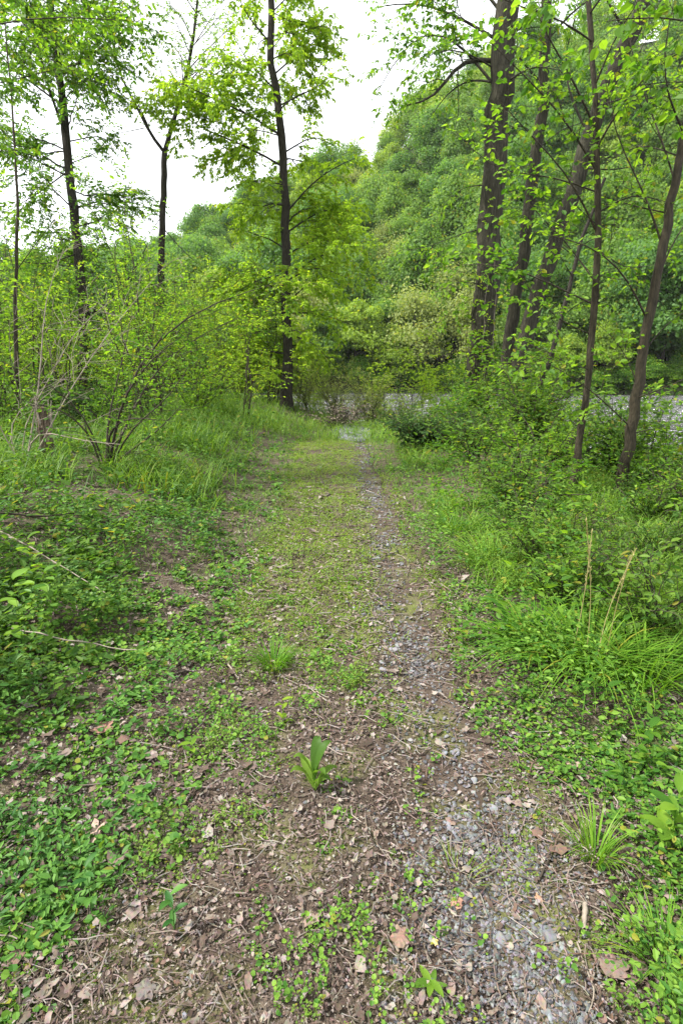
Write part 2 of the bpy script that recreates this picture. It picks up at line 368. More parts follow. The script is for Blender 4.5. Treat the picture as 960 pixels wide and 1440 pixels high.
# ------------------------------------------------------------------ trees
DENS, SPD = .62, .62
def ramify(P, r, rng, lvl, polys, LP, LD, sp, ratio=.5, droop=.15, ang=50, lsp=.07, flat=.6, t0=.15, minl=.12):
    P = np.asarray(P); polys.append((P, r))
    seg = np.linalg.norm(np.diff(P, axis=0), axis=1); L_ = seg.sum(); cum = np.r_[0, np.cumsum(seg)] / L_
    if lvl == 0:
        n = max(3, int(L_ / (lsp * DENS))); tt = np.sort(.12 + .88 * rng.random(n)); tt[-1] = 1
        pos = np.stack([np.interp(tt, cum, P[:, c]) for c in range(3)], 1)
        T = unit(P[-1] - P[0]); Sd = unit(np.cross(T, (0, 0, 1.)) + 1e-5)
        s = np.where(np.arange(n) % 2, 1, -1)[:, None]
        LP.append(pos); LD.append(T * .6 + Sd * s * (.9 - .7 * (tt[:, None] > .98)) + rng.normal(0, .25, (n, 3)) - np.array((0, 0, droop)))
        return
    n = max(2, int(round(L_ * (1 - t0) / (sp * SPD))))
    for q in range(n):
        t_ = t0 + (1 - t0) * (q + rng.random()) / n
        p0 = np.array([np.interp(t_, cum, P[:, c]) for c in range(3)])
        k = min(len(P) - 2, int(np.searchsorted(cum, t_)) - 1 if t_ > 0 else 0); k = max(k, 0)
        T = unit(P[k + 1] - P[k]); v = rng.normal(0, 1, 3); v[2] *= (1 - flat); v = unit(v - T * v.dot(T))
        a = R_(ang) * (.6 + .7 * rng.random()); d = T * math.cos(a) + v * math.sin(a); d[2] += .12 * (lvl > 0)
        l = max(minl, L_ * ratio * (1.15 - .75 * t_) * (.6 + .7 * rng.random())); m_ = 5 if lvl > 1 else 4
        tt = np.linspace(0, 1, m_)[:, None]
        Q = p0 + d * l * tt + np.cumsum(rng.normal(0, .05 * l, (m_, 3)) * (tt > 0), 0) - np.array((0, 0, 1.)) * droop * l * tt ** 2
        r0 = max(.0022, float(np.interp(t_, cum, r)) * (.30 + .12 * rng.random())); rr = np.linspace(r0, max(.0016, r0 * .35), m_)
        ramify(Q, rr, rng, lvl - 1, polys, LP, LD, sp * .62, ratio, droop, ang, lsp, flat, .12, minl)

def radii(r0, r1, n, flare=0):
    t_ = np.linspace(0, 1, n); r = r0 + (r1 - r0) * t_
    return r * (1 + flare * 1.5 * np.exp(-t_ * n * .8))

def leaves_from(LP, LD, size, rng, shape='oval', asp=.55, droop=.2, tilt=.5):
    P = np.concatenate(LP); D = np.concatenate(LD); n = len(P)
    D = unit(D) - np.array((0, 0, droop)) * rng.random((n, 1)) * 2
    N_ = np.array((0, 0, 1.)) + rng.normal(0, tilt, (n, 3))
    L_ = size * (.55 + .8 * rng.random(n))
    return leaf_mesh(P, D, N_, L_, L_ * asp, rng, shape)

def pxline(pts, Y0, Y1=None):
    Y1 = Y0 if Y1 is None else Y1; n = len(pts)
    return [at(a, b_, Y0 + (Y1 - Y0) * q / max(1, n - 1)) for q, (a, b_) in enumerate(pts)]

def place_tree(name, label, trunk_px, Y, r0, r1, limbs, seed, bark=BARK, leaf=LF_MID, size=.08, group=None, cat_='tree',
               sp=.55, lsp=.07, ratio=.5, droop=.15, limb_lvl=2, auto=0, auto_h=(.3, 1), auto_len=3, shape='oval', asp=.55, ang=50,
               stems=(), roughb=.16, sides=10, tilt=.5, dY=2.0, Ytop=None, flat=.6, bare=(), leafcol=None):
    rng = np.random.default_rng(seed)
    W = pxline(trunk_px, Y, Ytop)
    base = np.array((W[0][0], W[0][1], float(H(W[0][0], W[0][1])))); W[0] = base - [0, 0, .12]
    e = empty(name, base, label, cat_, group)
    tp = smoothpoly(W, 26); ln = len(tp)
    tp[1:-1] += rng.normal(0, r0 * .12, (ln - 2, 3))
    tr_ = radii(r0, r1, ln, .35)
    V, F = tubes([(tp, tr_)], sides, roughb, rng)
    tk = build('trunk', V - base, F, bark, e, smooth=True)
    for st, ra, rb in stems:
        sp_ = smoothpoly(pxline(st, Y, Y + rng.uniform(-1, 1)), 16)
        if st[0][1] > trunk_px[0][1] - 30: sp_[0][2] = H(sp_[0][0], sp_[0][1]) - .1
        V, F = tubes([(sp_, radii(ra, rb, 16))], 8, roughb, rng); build('stem', V - base, F, bark, e, smooth=True)
    LP, LD = [], []
    every = []
    for q, lm in enumerate(limbs):
        px_, ra = lm[0], lm[1]
        Ye = Y + (lm[2] if len(lm) > 2 else rng.uniform(-dY, dY))
        if Ytop is not None:
            f_ = (trunk_px[0][1] - px_[0][1]) / (trunk_px[0][1] - trunk_px[-1][1]); Ys = Y + (Ytop - Y) * f_; Ye = Ye - Y + Ys
        else: Ys = Y
        every.append((smoothpoly(pxline(px_, Ys, Ye), 8), ra))
    for q in range(auto):
        t_ = auto_h[0] + (auto_h[1] - auto_h[0]) * (q + rng.random()) / auto; k = int(t_ * (ln - 1)); p0 = tp[k]
        az = rng.uniform(0, 6.283); l = auto_len * (1.1 - .5 * t_) * rng.uniform(.6, 1.2)
        tt = np.linspace(0, 1, 7)[:, None]; d = np.array((math.cos(az), math.sin(az), rng.uniform(.0, .7)))
        P = p0 + d * l * tt - np.array((0, 0, 1.)) * droop * l * tt ** 2 + np.cumsum(rng.normal(0, .03 * l, (7, 3)) * (tt > 0), 0)
        every.append((P, max(.012, tr_[k] * .32)))
    for P, ra in every:
        polys = []; n = len(P); ra = ra * .62
        ramify(P, np.linspace(ra, ra * .25, n), rng, limb_lvl, polys, LP, LD, sp, ratio, droop, ang, lsp, flat)
        V, F = tubes(polys, 6, 0); build('limb', V - base, F, bark, e, smooth=True)
    for px_, ra, rb in bare:
        polys = []; dump = []
        ramify(smoothpoly(pxline(px_, Y, Y + rng.uniform(-1, 1)), 9), np.linspace(ra, rb, 9), rng, 1, polys, dump, [], sp * 1.6, .4, .1, 50, 1, .4)
        V, F = tubes(polys, 6, 0); build('limb', V - base, F, bark, e, smooth=True)
    if LP:
        V, F, r = leaves_from(LP, LD, size, rng, shape, asp, .2, tilt)
        build('crown', V - base, F, leaf, e, rnd=r)
    return e

# --- six kinds of crown for the far bank and the hillside
def far_proto(seed, h, cr, leaf, n, ls, loose=.25, lobes=30, trunk_r=.22, low=.06, squash=.9):
    rng = np.random.default_rng(seed)
    zc = h * (1 + low) / 2; rz = h * (1 - low) / 2
    LC = unit(rng.normal(0, 1, (lobes, 3))) * (rng.random((lobes, 1)) ** .4) * np.array((cr * .68, cr * .68, rz * .78)) + [0, 0, zc]
    lr = cr * rng.uniform(.18, .44, lobes)
    P, Nn = [], []
    w_ = lr ** 2 / (lr ** 2).sum()
    for c, r, ww in zip(LC, lr, w_):
        k = int(n * ww); d = unit(rng.normal(0, 1, (k, 3))); d[:, 2] = np.abs(d[:, 2]) * 1.0 - .35 * rng.random(k); d = unit(d)
        P.append(c + d * r * (1 + rng.normal(0, loose, (k, 1))) * [1, 1, squash]); Nn.append(d)
    P = np.concatenate(P); Nn = np.concatenate(Nn); k = len(P)
    Nn = Nn + rng.normal(0, .45, (k, 3)) + [0, 0, .25]
    D = np.cross(Nn, rng.normal(0, 1, (k, 3))) - [0, 0, .3]
    L_ = ls * rng.uniform(.6, 1.4, k)
    V, F, r = leaf_mesh(P, D, Nn, L_, L_ * .95, rng, 'round', .12, .1)
    polys = [(smoothpoly([(0, 0, -.6), (rng.normal(0, .2), 0, h * .4), (rng.normal(0, .4), rng.normal(0, .3), h * .85)], 8), radii(trunk_r, .04, 8))]
    for q in range(9):
        z = h * rng.uniform(.25, .7); c = LC[rng.integers(lobes)]
        polys.append((smoothpoly([(0, 0, z), (c * [.5, .5, 0] + [0, 0, (z + c[2]) / 2 + .3]), c], 6), radii(trunk_r * .35, .02, 6)))
    TV, TF = tubes(polys, 5)
    return V, F, r, leaf, TV, TF

FAR = [far_proto(1, 13, 4.4, LF_HILL_A, 14000, .24, .3, 34), far_proto(2, 15, 4.7, LF_HILL_B, 16000, .24, .28, 34), far_proto(3, 12, 4.0, LF_HILL_C, 11000, .24, .26, 22),
       far_proto(4, 10.5, 3.4, LF_PALE, 7000, .18, .5, 34, .14), far_proto(5, 14.5, 4.8, LF_HILL_A, 15000, .24, .3, 36), far_proto(6, 10, 4.0, LF_DARK, 12000, .24, .3, 30)]
FLAB = ['mid green rounded tree', 'cool green billowing tree', 'yellow green tree', 'pale thin-crowned willow',
        'fresh green tree', 'dark green low tree']
fr = np.random.default_rng(99)
cands = []
t_ = 2.0
while t_ < 116:
    stepx = 5.2 if t_ < 14 else 7.4
    for xq in np.arange(-150, 150, stepx):
        x = xq + fr.uniform(-.4, .4) * stepx; tt_ = t_ + fr.uniform(-2.2, 2.2); y = float(fb(x)) + max(2.2, tt_)
        az = math.degrees(math.atan2(x, y))
        if -36 < az < 36: cands.append((x, y, tt_))
    t_ += 5.4 if t_ < 14 else 8.2
cands.sort(key=lambda c: math.hypot(c[0], c[1]))
protos = {}; merged = {k: [] for k in range(6)}; mtrunk = []
NIND = 250
for q, (x, y, tt_) in enumerate(cands):
    if tt_ < 9: k = int(fr.choice([3, 3, 2, 4, 0, 2], 1)[0]); sc = fr.uniform(.7, 1.15) * (1.45 if k == 3 else 1)
    else: k = int(fr.choice([0, 1, 1, 4, 2, 4, 0, 3, 2], 1)[0]); sc = fr.uniform(.8, 1.3)
    rz = fr.uniform(0, 6.283); z = float(HH(x, y)) - .2
    where = 'on the far bank' if tt_ < 9 else ('on the lower hill slope' if tt_ < 45 else 'high on the hillside')
    if k == 3 and abs(x) > 22: k = 1
    side = 'at far left' if x < -25 else ('beyond the path end' if x < 14 else 'behind the big trunks')
    lab = FLAB[k] + ' ' + where + ' ' + side; grp = FLAB[k] + 's ' + where + ' ' + side
    if q < NIND:
        if k not in protos:
            V, F, r, lm, TV, TF = FAR[k]
            e = empty(('willow_tree' if k == 3 else 'broadleaf_tree'), (x, y, z), lab, 'tree', grp, rz, sc)
            build('crown', V, F, lm, e, rnd=r); build('trunk', TV, TF, BARK, e, smooth=True); protos[k] = e
        else: copy_tree(protos[k], (x, y, z), lab, rz, (sc, sc, sc * fr.uniform(.9, 1.15)), grp)
    else:
        V, F, r, lm, TV, TF = FAR[k]; c, s = math.cos(rz), math.sin(rz)
        M = np.array([[c, -s, 0], [s, c, 0], [0, 0, 1]]) * sc
        sel = np.arange(0, len(F), 2)[::2]; ff = np.sort(np.r_[sel, sel + 1]); nv = (sel // 2)[:, None] * 6 + np.arange(6)
        VV = (V[nv.ravel()] @ M.T + [x, y, z]); n = len(sel)
        b_ = np.arange(n)[:, None] * 6; F2 = np.concatenate([b_ + [0, 1, 2, 3], b_ + [0, 3, 4, 5]], 1).reshape(-1, 4)
        merged[k].append((VV, F2, r[ff]))
V, F, r, lm, TV, TF = FAR[5]
bush0 = None
for q, x in enumerate(np.arange(-52, 50, 2.7)):
    x = x + fr.uniform(-.8, .8); y = float(fb(x)) + fr.uniform(.6, 3.4); sc = fr.uniform(.28, .62); lab = 'low leafy bush overhanging the water along the far bank'
    loc = (x, y, float(HH(x, y)) - .3)
    if bush0 is None:
        bush0 = empty('riverside_bush', loc, lab, 'bush', 'bushes along the far bank', 0, sc); build('foliage', V, F, LF_FRESH, bush0, rnd=r); build('stem', TV, TF, BARK, bush0, smooth=True)
    else: copy_tree(bush0, loc, lab, fr.uniform(0, 6.28), (sc * 1.3, sc * 1.3, sc))
wood = None
for k, parts in merged.items():
    if not parts: continue
    V, F, r = cat(parts)
    if wood is None:
        wood = tag(build('distant_woods', V, F, FAR[k][3], rnd=r), 'mass of trees along the top of the wooded hill', 'woods', kind='stuff')
    else: build('foliage', V, F, FAR[k][3], wood, rnd=r)
print('far trees', len(cands))

# ------------------------------------------------------------------ the trees beside the path
place_tree('broadleaf_tree', 'straight dark trunked tree with yellow green leaves at the left edge of the path end',
    [(403, 575), (404, 480), (402, 330), (399, 215), (388, 130), (378, 70), (380, 0), (384, -120), (388, -260)], 18, .155, .055, [
    ([(400, 236), (360, 210), (300, 188), (255, 168), (222, 128)], .05), ([(395, 190), (340, 155), (290, 135), (245, 112)], .045),
    ([(400, 330), (440, 300), (475, 290), (505, 300)], .045), ([(402, 300), (440, 255), (475, 232), (500, 222)], .045),
    ([(402, 360), (440, 335), (470, 340), (500, 345)], .04), ([(402, 395), (445, 372), (490, 392)], .045),
    ([(402, 440), (450, 440), (490, 455)], .04), ([(403, 470), (440, 480), (470, 515)], .035), ([(402, 385), (355, 395), (315, 425)], .03),
    ([(402, 420), (360, 440), (330, 470)], .025), ([(403, 455), (350, 470), (320, 500)], .025),
    ([(399, 215), (440, 190), (470, 205)], .04), ([(385, 105), (425, 70), (462, 45)], .04), ([(390, 150), (430, 130), (455, 120)], .035),
    ([(380, 60), (345, 20), (325, -30)], .04), ([(386, 125), (350, 90), (325, 45)], .035), ([(380, 20), (420, -20), (450, -60)], .035),
    ([(378, 75), (420, 20), (440, -10)], .03), ([(402, 280), (370, 250), (345, 265)], .02)],
    101, BARK, LF_BRIGHT, .095, sp=.24, lsp=.036, ratio=.46, droop=.25, auto=36, auto_h=(.1, 1), auto_len=2.2, dY=1.8)
place_tree('broadleaf_tree', 'slender grey tree forking high up with sparse small leaves, second trunk from the left',
    [(225, 572), (226, 440), (229, 330), (232, 215)], 20, .12, .09, [
    ([(232, 215), (222, 200), (203, 188), (203, 168), (190, 135), (170, 125), (160, 60)], .10), ([(232, 213), (243, 170), (262, 115), (275, 60), (277, 0), (285, -90)], .12),
    ([(262, 118), (300, 100), (330, 118)], .03), ([(203, 180), (165, 188), (140, 190)], .025), ([(190, 135), (150, 150), (120, 130)], .025),
    ([(274, 62), (300, 20), (330, -20)], .03), ([(250, 150), (228, 110), (215, 60)], .03), ([(277, 20), (250, -20), (230, -50)], .03)],
    102, BARK, LF_FRESH, .07, sp=.34, lsp=.06, ratio=.42, droop=.1, dY=1.2,
    bare=[([(228, 395), (260, 398), (315, 395)], .02, .006), ([(229, 320), (255, 350), (285, 378)], .018, .005), ([(230, 300), (210, 330), (190, 350)], .014, .004)])
place_tree('broadleaf_tree', 'dark leaning tree with a tall leafy crown at the left edge, leftmost large trunk',
    [(123, 575), (120, 460), (112, 370), (101, 270), (93, 190), (84, 95), (70, 0), (58, -130)], 19, .165, .08, [
    ([(95, 195), (76, 148), (62, 108), (50, 40), (30, -60)], .07), ([(90, 150), (30, 105), (-30, 60)], .05), ([(86, 105), (150, 62), (205, 22)], .05),
    ([(82, 80), (20, 20), (-20, -20)], .045), ([(92, 200), (150, 188), (172, 235)], .035), ([(97, 240), (50, 275), (5, 300)], .04),
    ([(103, 290), (150, 290), (175, 320)], .035), ([(100, 250), (40, 220), (-20, 190)], .04), ([(112, 355), (60, 375), (5, 360)], .035),
    ([(88, 120), (130, 110), (175, 130)], .04), ([(75, 30), (120, -20), (170, -50)], .045), ([(80, 70), (140, 20), (165, -20)], .04),
    ([(110, 340), (140, 365), (185, 372)], .025), ([(115, 400), (70, 430), (30, 440)], .03), ([(98, 230), (140, 215), (160, 180)], .03)],
    103, BARK, LF_FRESH, .08, sp=.26, lsp=.036, ratio=.46, droop=.2, auto=22, auto_h=(.3, 1), auto_len=3,
    bare=[([(121, 445), (150, 428), (178, 400), (192, 375), (207, 345)], .05, .012), ([(160, 420), (178, 385), (175, 330)], .025, .006)])
place_tree('broadleaf_tree', 'big straight trunk right of the path, largest of the three by the river',
    [(668, 590), (675, 480), (685, 330), (695, 220), (703, 120), (712, 0), (720, -140)], 13.5, .285, .21, [
    ([(694, 86), (660, 78), (638, 92), (620, 130), (598, 147), (573, 148)], .085, -.6), ([(690, 115), (660, 110), (630, 128), (608, 160)], .04),
    ([(705, 60), (640, 20), (580, 0), (530, 10)], .06), ([(702, 130), (640, 50), (600, 30), (560, 70), (530, 130)], .05), ([(706, 20), (660, -40), (610, -60), (560, -30)], .06),
    ([(700, 100), (640, 60), (590, 80), (555, 130)], .03), ([(686, 320), (640, 330), (600, 350), (560, 352)], .02), ([(690, 260), (650, 262), (620, 290)], .02),
    ([(708, 60), (760, 10), (800, -20)], .06), ([(704, 120), (750, 90), (790, 100)], .04), ([(698, 190), (740, 170), (760, 220)], .03),
    ([(688, 300), (720, 290), (740, 320)], .02), ([(680, 400), (640, 395), (610, 410)], .016)],
    104, BARK_R, LF_FRESH, .085, sp=.36, lsp=.05, ratio=.45, droop=.25, sides=14, dY=1.4, roughb=.12)
place_tree('broadleaf_tree', 'narrower upright trunk just right of the biggest trunk',
    [(703, 595), (716, 470), (731, 380), (746, 270), (760, 170), (765, 60), (770, -70)], 15, .175, .11, [
    ([(762, 120), (720, 70), (690, 20)], .05), ([(765, 60), (810, 10), (860, -20)], .05), ([(755, 210), (790, 180), (830, 170)], .03),
    ([(748, 250), (700, 225), (670, 230)], .025), ([(738, 320), (780, 310), (800, 330)], .02), ([(725, 410), (700, 405), (680, 430)], .015)],
    105, BARK_R, LF_FRESH, .085, sp=.6, lsp=.07, ratio=.45, droop=.2, sides=12, dY=1.4)
place_tree('broadleaf_tree', 'heavy trunk leaning far to the right behind the two upright ones',
    [(702, 588), (735, 480), (765, 385), (800, 280), (828, 190), (862, 100), (905, 5), (935, -80)], 14.5, .205, .15, [
    ([(828, 190), (800, 140), (790, 80), (810, 20)], .05), ([(862, 100), (910, 90), (960, 70)], .05), ([(885, 50), (850, 0), (840, -50)], .05),
    ([(815, 235), (860, 240), (910, 230)], .035), ([(800, 280), (840, 320), (880, 330)], .025), ([(840, 150), (880, 160), (930, 170)], .03),
    ([(780, 340), (820, 370), (850, 410)], .02)],
    106, BARK_R, LF_FRESH, .085, sp=.6, lsp=.07, ratio=.45, droop=.2, sides=12, dY=1.6)
place_tree('young_tree', 'thin wavy sapling trunk with wide spreading twigs, first sapling right of the path',
    [(800, 705), (822, 570), (834, 440), (840, 330), (838, 220), (835, 100), (825, 0), (818, -110)], 6.6, .043, .024, [
    ([(838, 430), (800, 412), (740, 382), (680, 366), (610, 378)], .016), ([(840, 330), (800, 245), (745, 190), (700, 140)], .02),
    ([(838, 240), (790, 160), (740, 110), (690, 60)], .02), ([(836, 180), (800, 100), (755, 30), (735, -40)], .02),
    ([(838, 210), (880, 130), (940, 80), (1000, 45)], .02), ([(836, 120), (865, 50), (905, -10)], .018), ([(839, 300), (890, 270), (955, 290)], .014),
    ([(835, 395), (790, 330), (730, 280), (690, 200)], .016), ([(838, 270), (760, 240), (700, 250), (640, 185)], .015),
    ([(834, 60), (780, 20), (720, 10), (660, -30)], .018), ([(828, 20), (870, -40), (930, -60)], .018), ([(830, 470), (780, 450), (735, 400), (700, 330)], .012),
    ([(828, 520), (780, 505), (740, 470)], .010), ([(838, 350), (880, 380), (930, 370)], .012), ([(836, 150), (900, 130), (960, 150)], .014)],
    107, BARK_SAP, LF_FRESH, .066, sp=.27, lsp=.056, ratio=.42, droop=.12, dY=1.0, sides=8, roughb=.3, shape='wide', asp=.6)
place_tree('young_tree', 'stouter curved sapling trunk near the right edge, second sapling right of the path',
    [(866, 712), (880, 640), (893, 560), (906, 465), (930, 345), (948, 255), (962, 190), (978, 90)], 6.4, .062, .034, [
    ([(907, 445), (880, 385), (835, 345), (770, 330)], .02), ([(915, 410), (950, 330), (985, 290)], .02), ([(893, 560), (935, 545), (990, 520)], .014),
    ([(885, 600), (850, 565), (800, 525), (745, 500)], .014), ([(930, 345), (905, 265), (865, 200), (850, 110)], .02), ([(948, 255), (925, 180), (890, 100), (880, 20)], .02),
    ([(940, 300), (890, 290), (830, 270)], .014), ([(962, 190), (930, 120), (935, 40), (960, -40)], .02), ([(885, 610), (930, 600), (980, 610)], .012),
    ([(896, 540), (870, 480), (820, 440)], .012), ([(955, 220), (900, 200), (850, 230)], .014), ([(900, 500), (940, 450), (980, 430)], .014)],
    108, BARK_SAP, LF_FRESH, .066, sp=.27, lsp=.056, ratio=.42, droop=.12, dY=.9, sides=9, roughb=.2, shape='wide', asp=.6)
place_tree('young_tree', 'dark thin leaning tree between the big trunks and the saplings',
    [(712, 640), (735, 590), (762, 540), (790, 445), (812, 350), (850, 250)], 9.5, .055, .02, [
    ([(790, 445), (820, 420), (860, 430)], .014), ([(775, 500), (740, 480), (720, 500)], .012), ([(805, 390), (780, 350), (770, 300)], .012),
    ([(812, 350), (840, 330), (880, 340)], .012)], 109, BARK, LF_FRESH, .08, sp=.34, lsp=.06, ratio=.42, dY=.8, sides=7)
place_tree('young_tree', 'small leafy tree with dark bark in the thicket at the far left edge',
    [(30, 655), (24, 540), (22, 420), (26, 300), (20, 180), (10, 60), (-4, -60)], 10, .045, .004, [
    ([(24, 540), (50, 500), (80, 490)], .012), ([(24, 380), (60, 330), (85, 300)], .014), ([(22, 420), (-10, 380), (-50, 370)], .014),
    ([(26, 300), (60, 250), (110, 240)], .012), ([(20, 200), (-20, 160), (-60, 150)], .012), ([(15, 120), (50, 60), (100, 40)], .014), ([(12, 90), (-30, 30), (-60, 0)], .014),
    ([(24, 460), (60, 440), (100, 450)], .012), ([(24, 350), (-20, 310), (-60, 300)], .012)], 110, BARK_SAP, LF_MID, .07, sp=.34, lsp=.065, ratio=.42, dY=1, sides=7)
place_tree('young_tree', 'leafy tree leaning in from beyond the upper left corner, its leaves overhanging',
    [(-150, 690), (-150, 400), (-140, 150), (-110, -40)], 8, .09, .05, [
    ([(-130, 100), (-50, 40), (60, 20), (190, 30)], .022), ([(-120, 30), (-20, -20), (90, -30), (180, -50)], .022), ([(-140, 150), (-60, 130), (30, 110), (110, 90)], .02),
    ([(-145, 250), (-70, 230), (10, 210)], .018)], 111, BARK_SAP, LF_FRESH, .065, sp=.24, lsp=.045, ratio=.42, dY=1, sides=7)
place_tree('young_tree', 'broad leaved tree reaching in from beyond the upper right corner',
    [(1150, 800), (1130, 500), (1110, 250), (1080, 20)], 5.2, .08, .04, [
    ([(1090, 100), (1020, 40), (930, 20), (850, 30)], .02), ([(1085, 40), (1000, -20), (900, -20), (800, -10)], .02), ([(1100, 180), (1020, 120), (950, 110), (900, 120)], .016),
    ([(1120, 330), (1040, 300), (980, 330)], .014)], 112, BARK_SAP, LF_FRESH, .085, sp=.26, lsp=.06, ratio=.42, dY=.6, sides=7, shape='wide', asp=.65)

# ------------------------------------------------------------------ shrubs and thicket saplings
def shrub(name, label, cat_, loc, h, spread, nst, seed, leaf, size, bark=BARK_TWIG, lean=(0, 0), sp=.2, lsp=.05, ratio=.42, droop=.15, lvl=1,
          r0=.014, shape='oval', asp=.55, group=None, tilt=.5, curve=.4, stems=None, rz=0, flat=.4):
    rng = np.random.default_rng(seed)
    loc = np.array((loc[0], loc[1], float(H(loc[0], loc[1])))) if len(loc) == 2 else np.array(loc)
    e = empty(name, loc, label, cat_, group, rz); LP, LD, = [], []
    lines = []
    if stems is not None:
        for st in stems: lines.append(smoothpoly([p - loc for p in st], 9))
    for q in range(nst):
        az = rng.uniform(0, 6.283); s = spread * math.sqrt(rng.random()); hh = h * rng.uniform(.6, 1.05)
        d = np.array((math.cos(az) * s + lean[0], math.sin(az) * s + lean[1], 0)); t_ = np.linspace(0, 1, 8)[:, None]
        P = rng.normal(0, spread * .08, 3) * [1, 1, 0] + d * (t_ ** (1 + curve)) + np.array((0, 0, 1.)) * hh * (t_ - .25 * curve * t_ ** 2) - [0, 0, .06]
        P = P + np.cumsum(rng.normal(0, .02 * h, (8, 3)) * (t_ > 0), 0); lines.append(P)
    for P in lines:
        polys = []; ramify(P, np.linspace(r0 * rng.uniform(.7, 1.2), .003, len(P)), rng, lvl, polys, LP, LD, sp, ratio, droop, 48, lsp, flat)
        V, F = tubes(polys, 5); build('stem', V, F, bark, e, smooth=True)
    if size:
        V, F, r = leaves_from(LP, LD, size, rng, shape, asp, .2, tilt); build('foliage', V, F, leaf, e, rnd=r)
    return e

b0 = ground_pt(150, 662); Yb = b0[1]
shrub('arching_shrub', 'tall arching bush with dark stems sweeping right over the left verge', 'shrub', b0, 1, .5, 0, 201, LF_FRESH, .055, sp=.34, lsp=.06, lvl=2, r0=.017, ratio=.36, droop=.05,
    stems=[pxline(p, Yb, Yb + d) for p, d in (
        ([(152, 662), (162, 590), (185, 520), (235, 455), (310, 420), (400, 395)], 1.0), ([(150, 662), (150, 590), (175, 500), (185, 440)], .5),
        ([(153, 662), (185, 600), (240, 560), (268, 510)], -.4), ([(150, 662), (120, 580), (60, 530), (-20, 500)], -.6), ([(152, 662), (170, 560), (215, 500), (260, 470)], -.8),
        ([(150, 662), (175, 640), (230, 600), (255, 570)], .3), ([(152, 660), (210, 520), (280, 470), (350, 440)], 1.8), ([(146, 668), (125, 600), (60, 560), (10, 580)], -.5), ([(155, 664), (150, 610), (175, 585), (220, 590)], -.6))])
b1 = ground_pt(35, 665)
shrub('bare_shrub', 'leafless pale twiggy bush with crooked whitish branches at left edge', 'shrub', b1, 1, .5, 0, 202, LF_MID, 0, BARK_PALE, sp=.42, lvl=2, r0=.012, ratio=.45,
    stems=[pxline(p, b1[1], b1[1] + d) for p, d in (
        ([(35, 665), (10, 620), (15, 580), (70, 545), (120, 530)], .4), ([(35, 665), (20, 610), (70, 540), (95, 470), (160, 420)], .6), ([(35, 665), (0, 600), (-20, 560)], 0),
        ([(35, 665), (45, 600), (110, 620), (170, 625)], -.3), ([(38, 665), (90, 560), (150, 470), (235, 370)], 1.2), ([(35, 665), (60, 520), (60, 420), (90, 350)], .6))])
# broken stump
rng = np.random.default_rng(5); b2 = ground_pt(72, 652); 
e = empty('tree_stump', b2, 'short splintered grey brown stump in the grass under the bare twigs at left', 'stump')
P = smoothpoly([(0, 0, -.1), (.0, 0, .2), (-.03, 0, .62)], 9); V, F = tubes([(P, .8 * np.array([.11, .10, .095, .09, .09, .085, .08, .07, .055]))], 12, .45, rng)
top = V[:, 2] > .45; V[top, 2] += rng.uniform(-.16, .16, top.sum()); build('trunk', V, F, BARK_STUMP, e)
for q in range(5):
    a = rng.uniform(0, 6.28); P = smoothpoly([(.05 * math.cos(a), .05 * math.sin(a), .4), (.09 * math.cos(a), .09 * math.sin(a), rng.uniform(.7, .95))], 4)
    V, F = tubes([(P, np.linspace(.018, .004, 4))], 4, .3, rng); build('splinter', V, F, BARK_PALE, e)

shrub('evergreen_shrub', 'dense dark green mound shrub on the ground under the leftmost large trunk', 'shrub', (-4.6, 11.0), 1.0, 1.1, 34, 203, LF_DARK, .05, sp=.14, lsp=.03, curve=.8)
shrub('evergreen_shrub', 'dense dark green mound shrub at the right edge of the path near its end', 'shrub', (1.55, 10.3), .85, .95, 44, 204, LF_DARK, .05, sp=.13, lsp=.03, curve=.9)
shrub('evergreen_shrub', 'smaller dark leafy mound touching the right side of the larger mound', 'shrub', (2.5, 10.9), .75, .7, 26, 205, LF_DARK, .05, sp=.13, lsp=.03, curve=.9)

# protos of thicket plants, copied
def scatter(proto, label, group, spots, seed, smin=.8, smax=1.2):
    r = np.random.default_rng(seed)
    proto['group'] = group
    for q, (x, y) in enumerate(spots):
        s = r.uniform(smin, smax); loc = (x, y, float(H(x, y)) - .02)
        if q == 0: proto.location = loc; proto.rotation_euler = (0, 0, r.uniform(0, 6.28)); proto.scale = (s, s, s)
        else: copy_tree(proto, loc, label, r.uniform(0, 6.28), s)
def spots(n, x0, x1, y0, y1, seed, mind=.7, cond=None):
    r = np.random.default_rng(seed); res = []
    for _ in range(n * 60):
        x, y = r.uniform(x0, x1), r.uniform(y0, y1)
        if abs(x) > y * .78 + .6: continue
        if shore(x, y) < .3: continue
        if cond and not cond(x, y): continue
        if all(math.hypot(x - a, y - b_) > mind for a, b_ in res): res.append((x, y))
        if len(res) >= n: break
    return res
O0 = (0., 0., 0.)
lb = 'thin leafy sapling standing in the thicket left of the path'
p_ = shrub('sapling', lb, 'sapling', O0, 4.6, .55, 3, 211, LF_FRESH, .075, BARK_SAP, sp=.40, lsp=.07, lvl=2, r0=.022, ratio=.34, curve=.2, flat=.7)
scatter(p_, lb, 'saplings in the left thicket', spots(24, -11, -2.0, 9.5, 22, 1, 1.0, lambda x, y: x < -2.0 - .0 * y), 31, .6, 1.1)
lb = 'pale green leafy sapling in the thicket left of the path'
p_ = shrub('sapling', lb, 'sapling', O0, 4.0, .7, 4, 212, LF_BRIGHT, .07, BARK_TWIG, sp=.38, lsp=.065, lvl=2, r0=.018, ratio=.36, curve=.3, flat=.7)
scatter(p_, lb, 'pale saplings in the left thicket', spots(26, -12, -1.9, 10.5, 24, 2, 1.0), 32, .65, 1.15)
lb = 'small leafy bush among tall grass left of the path'
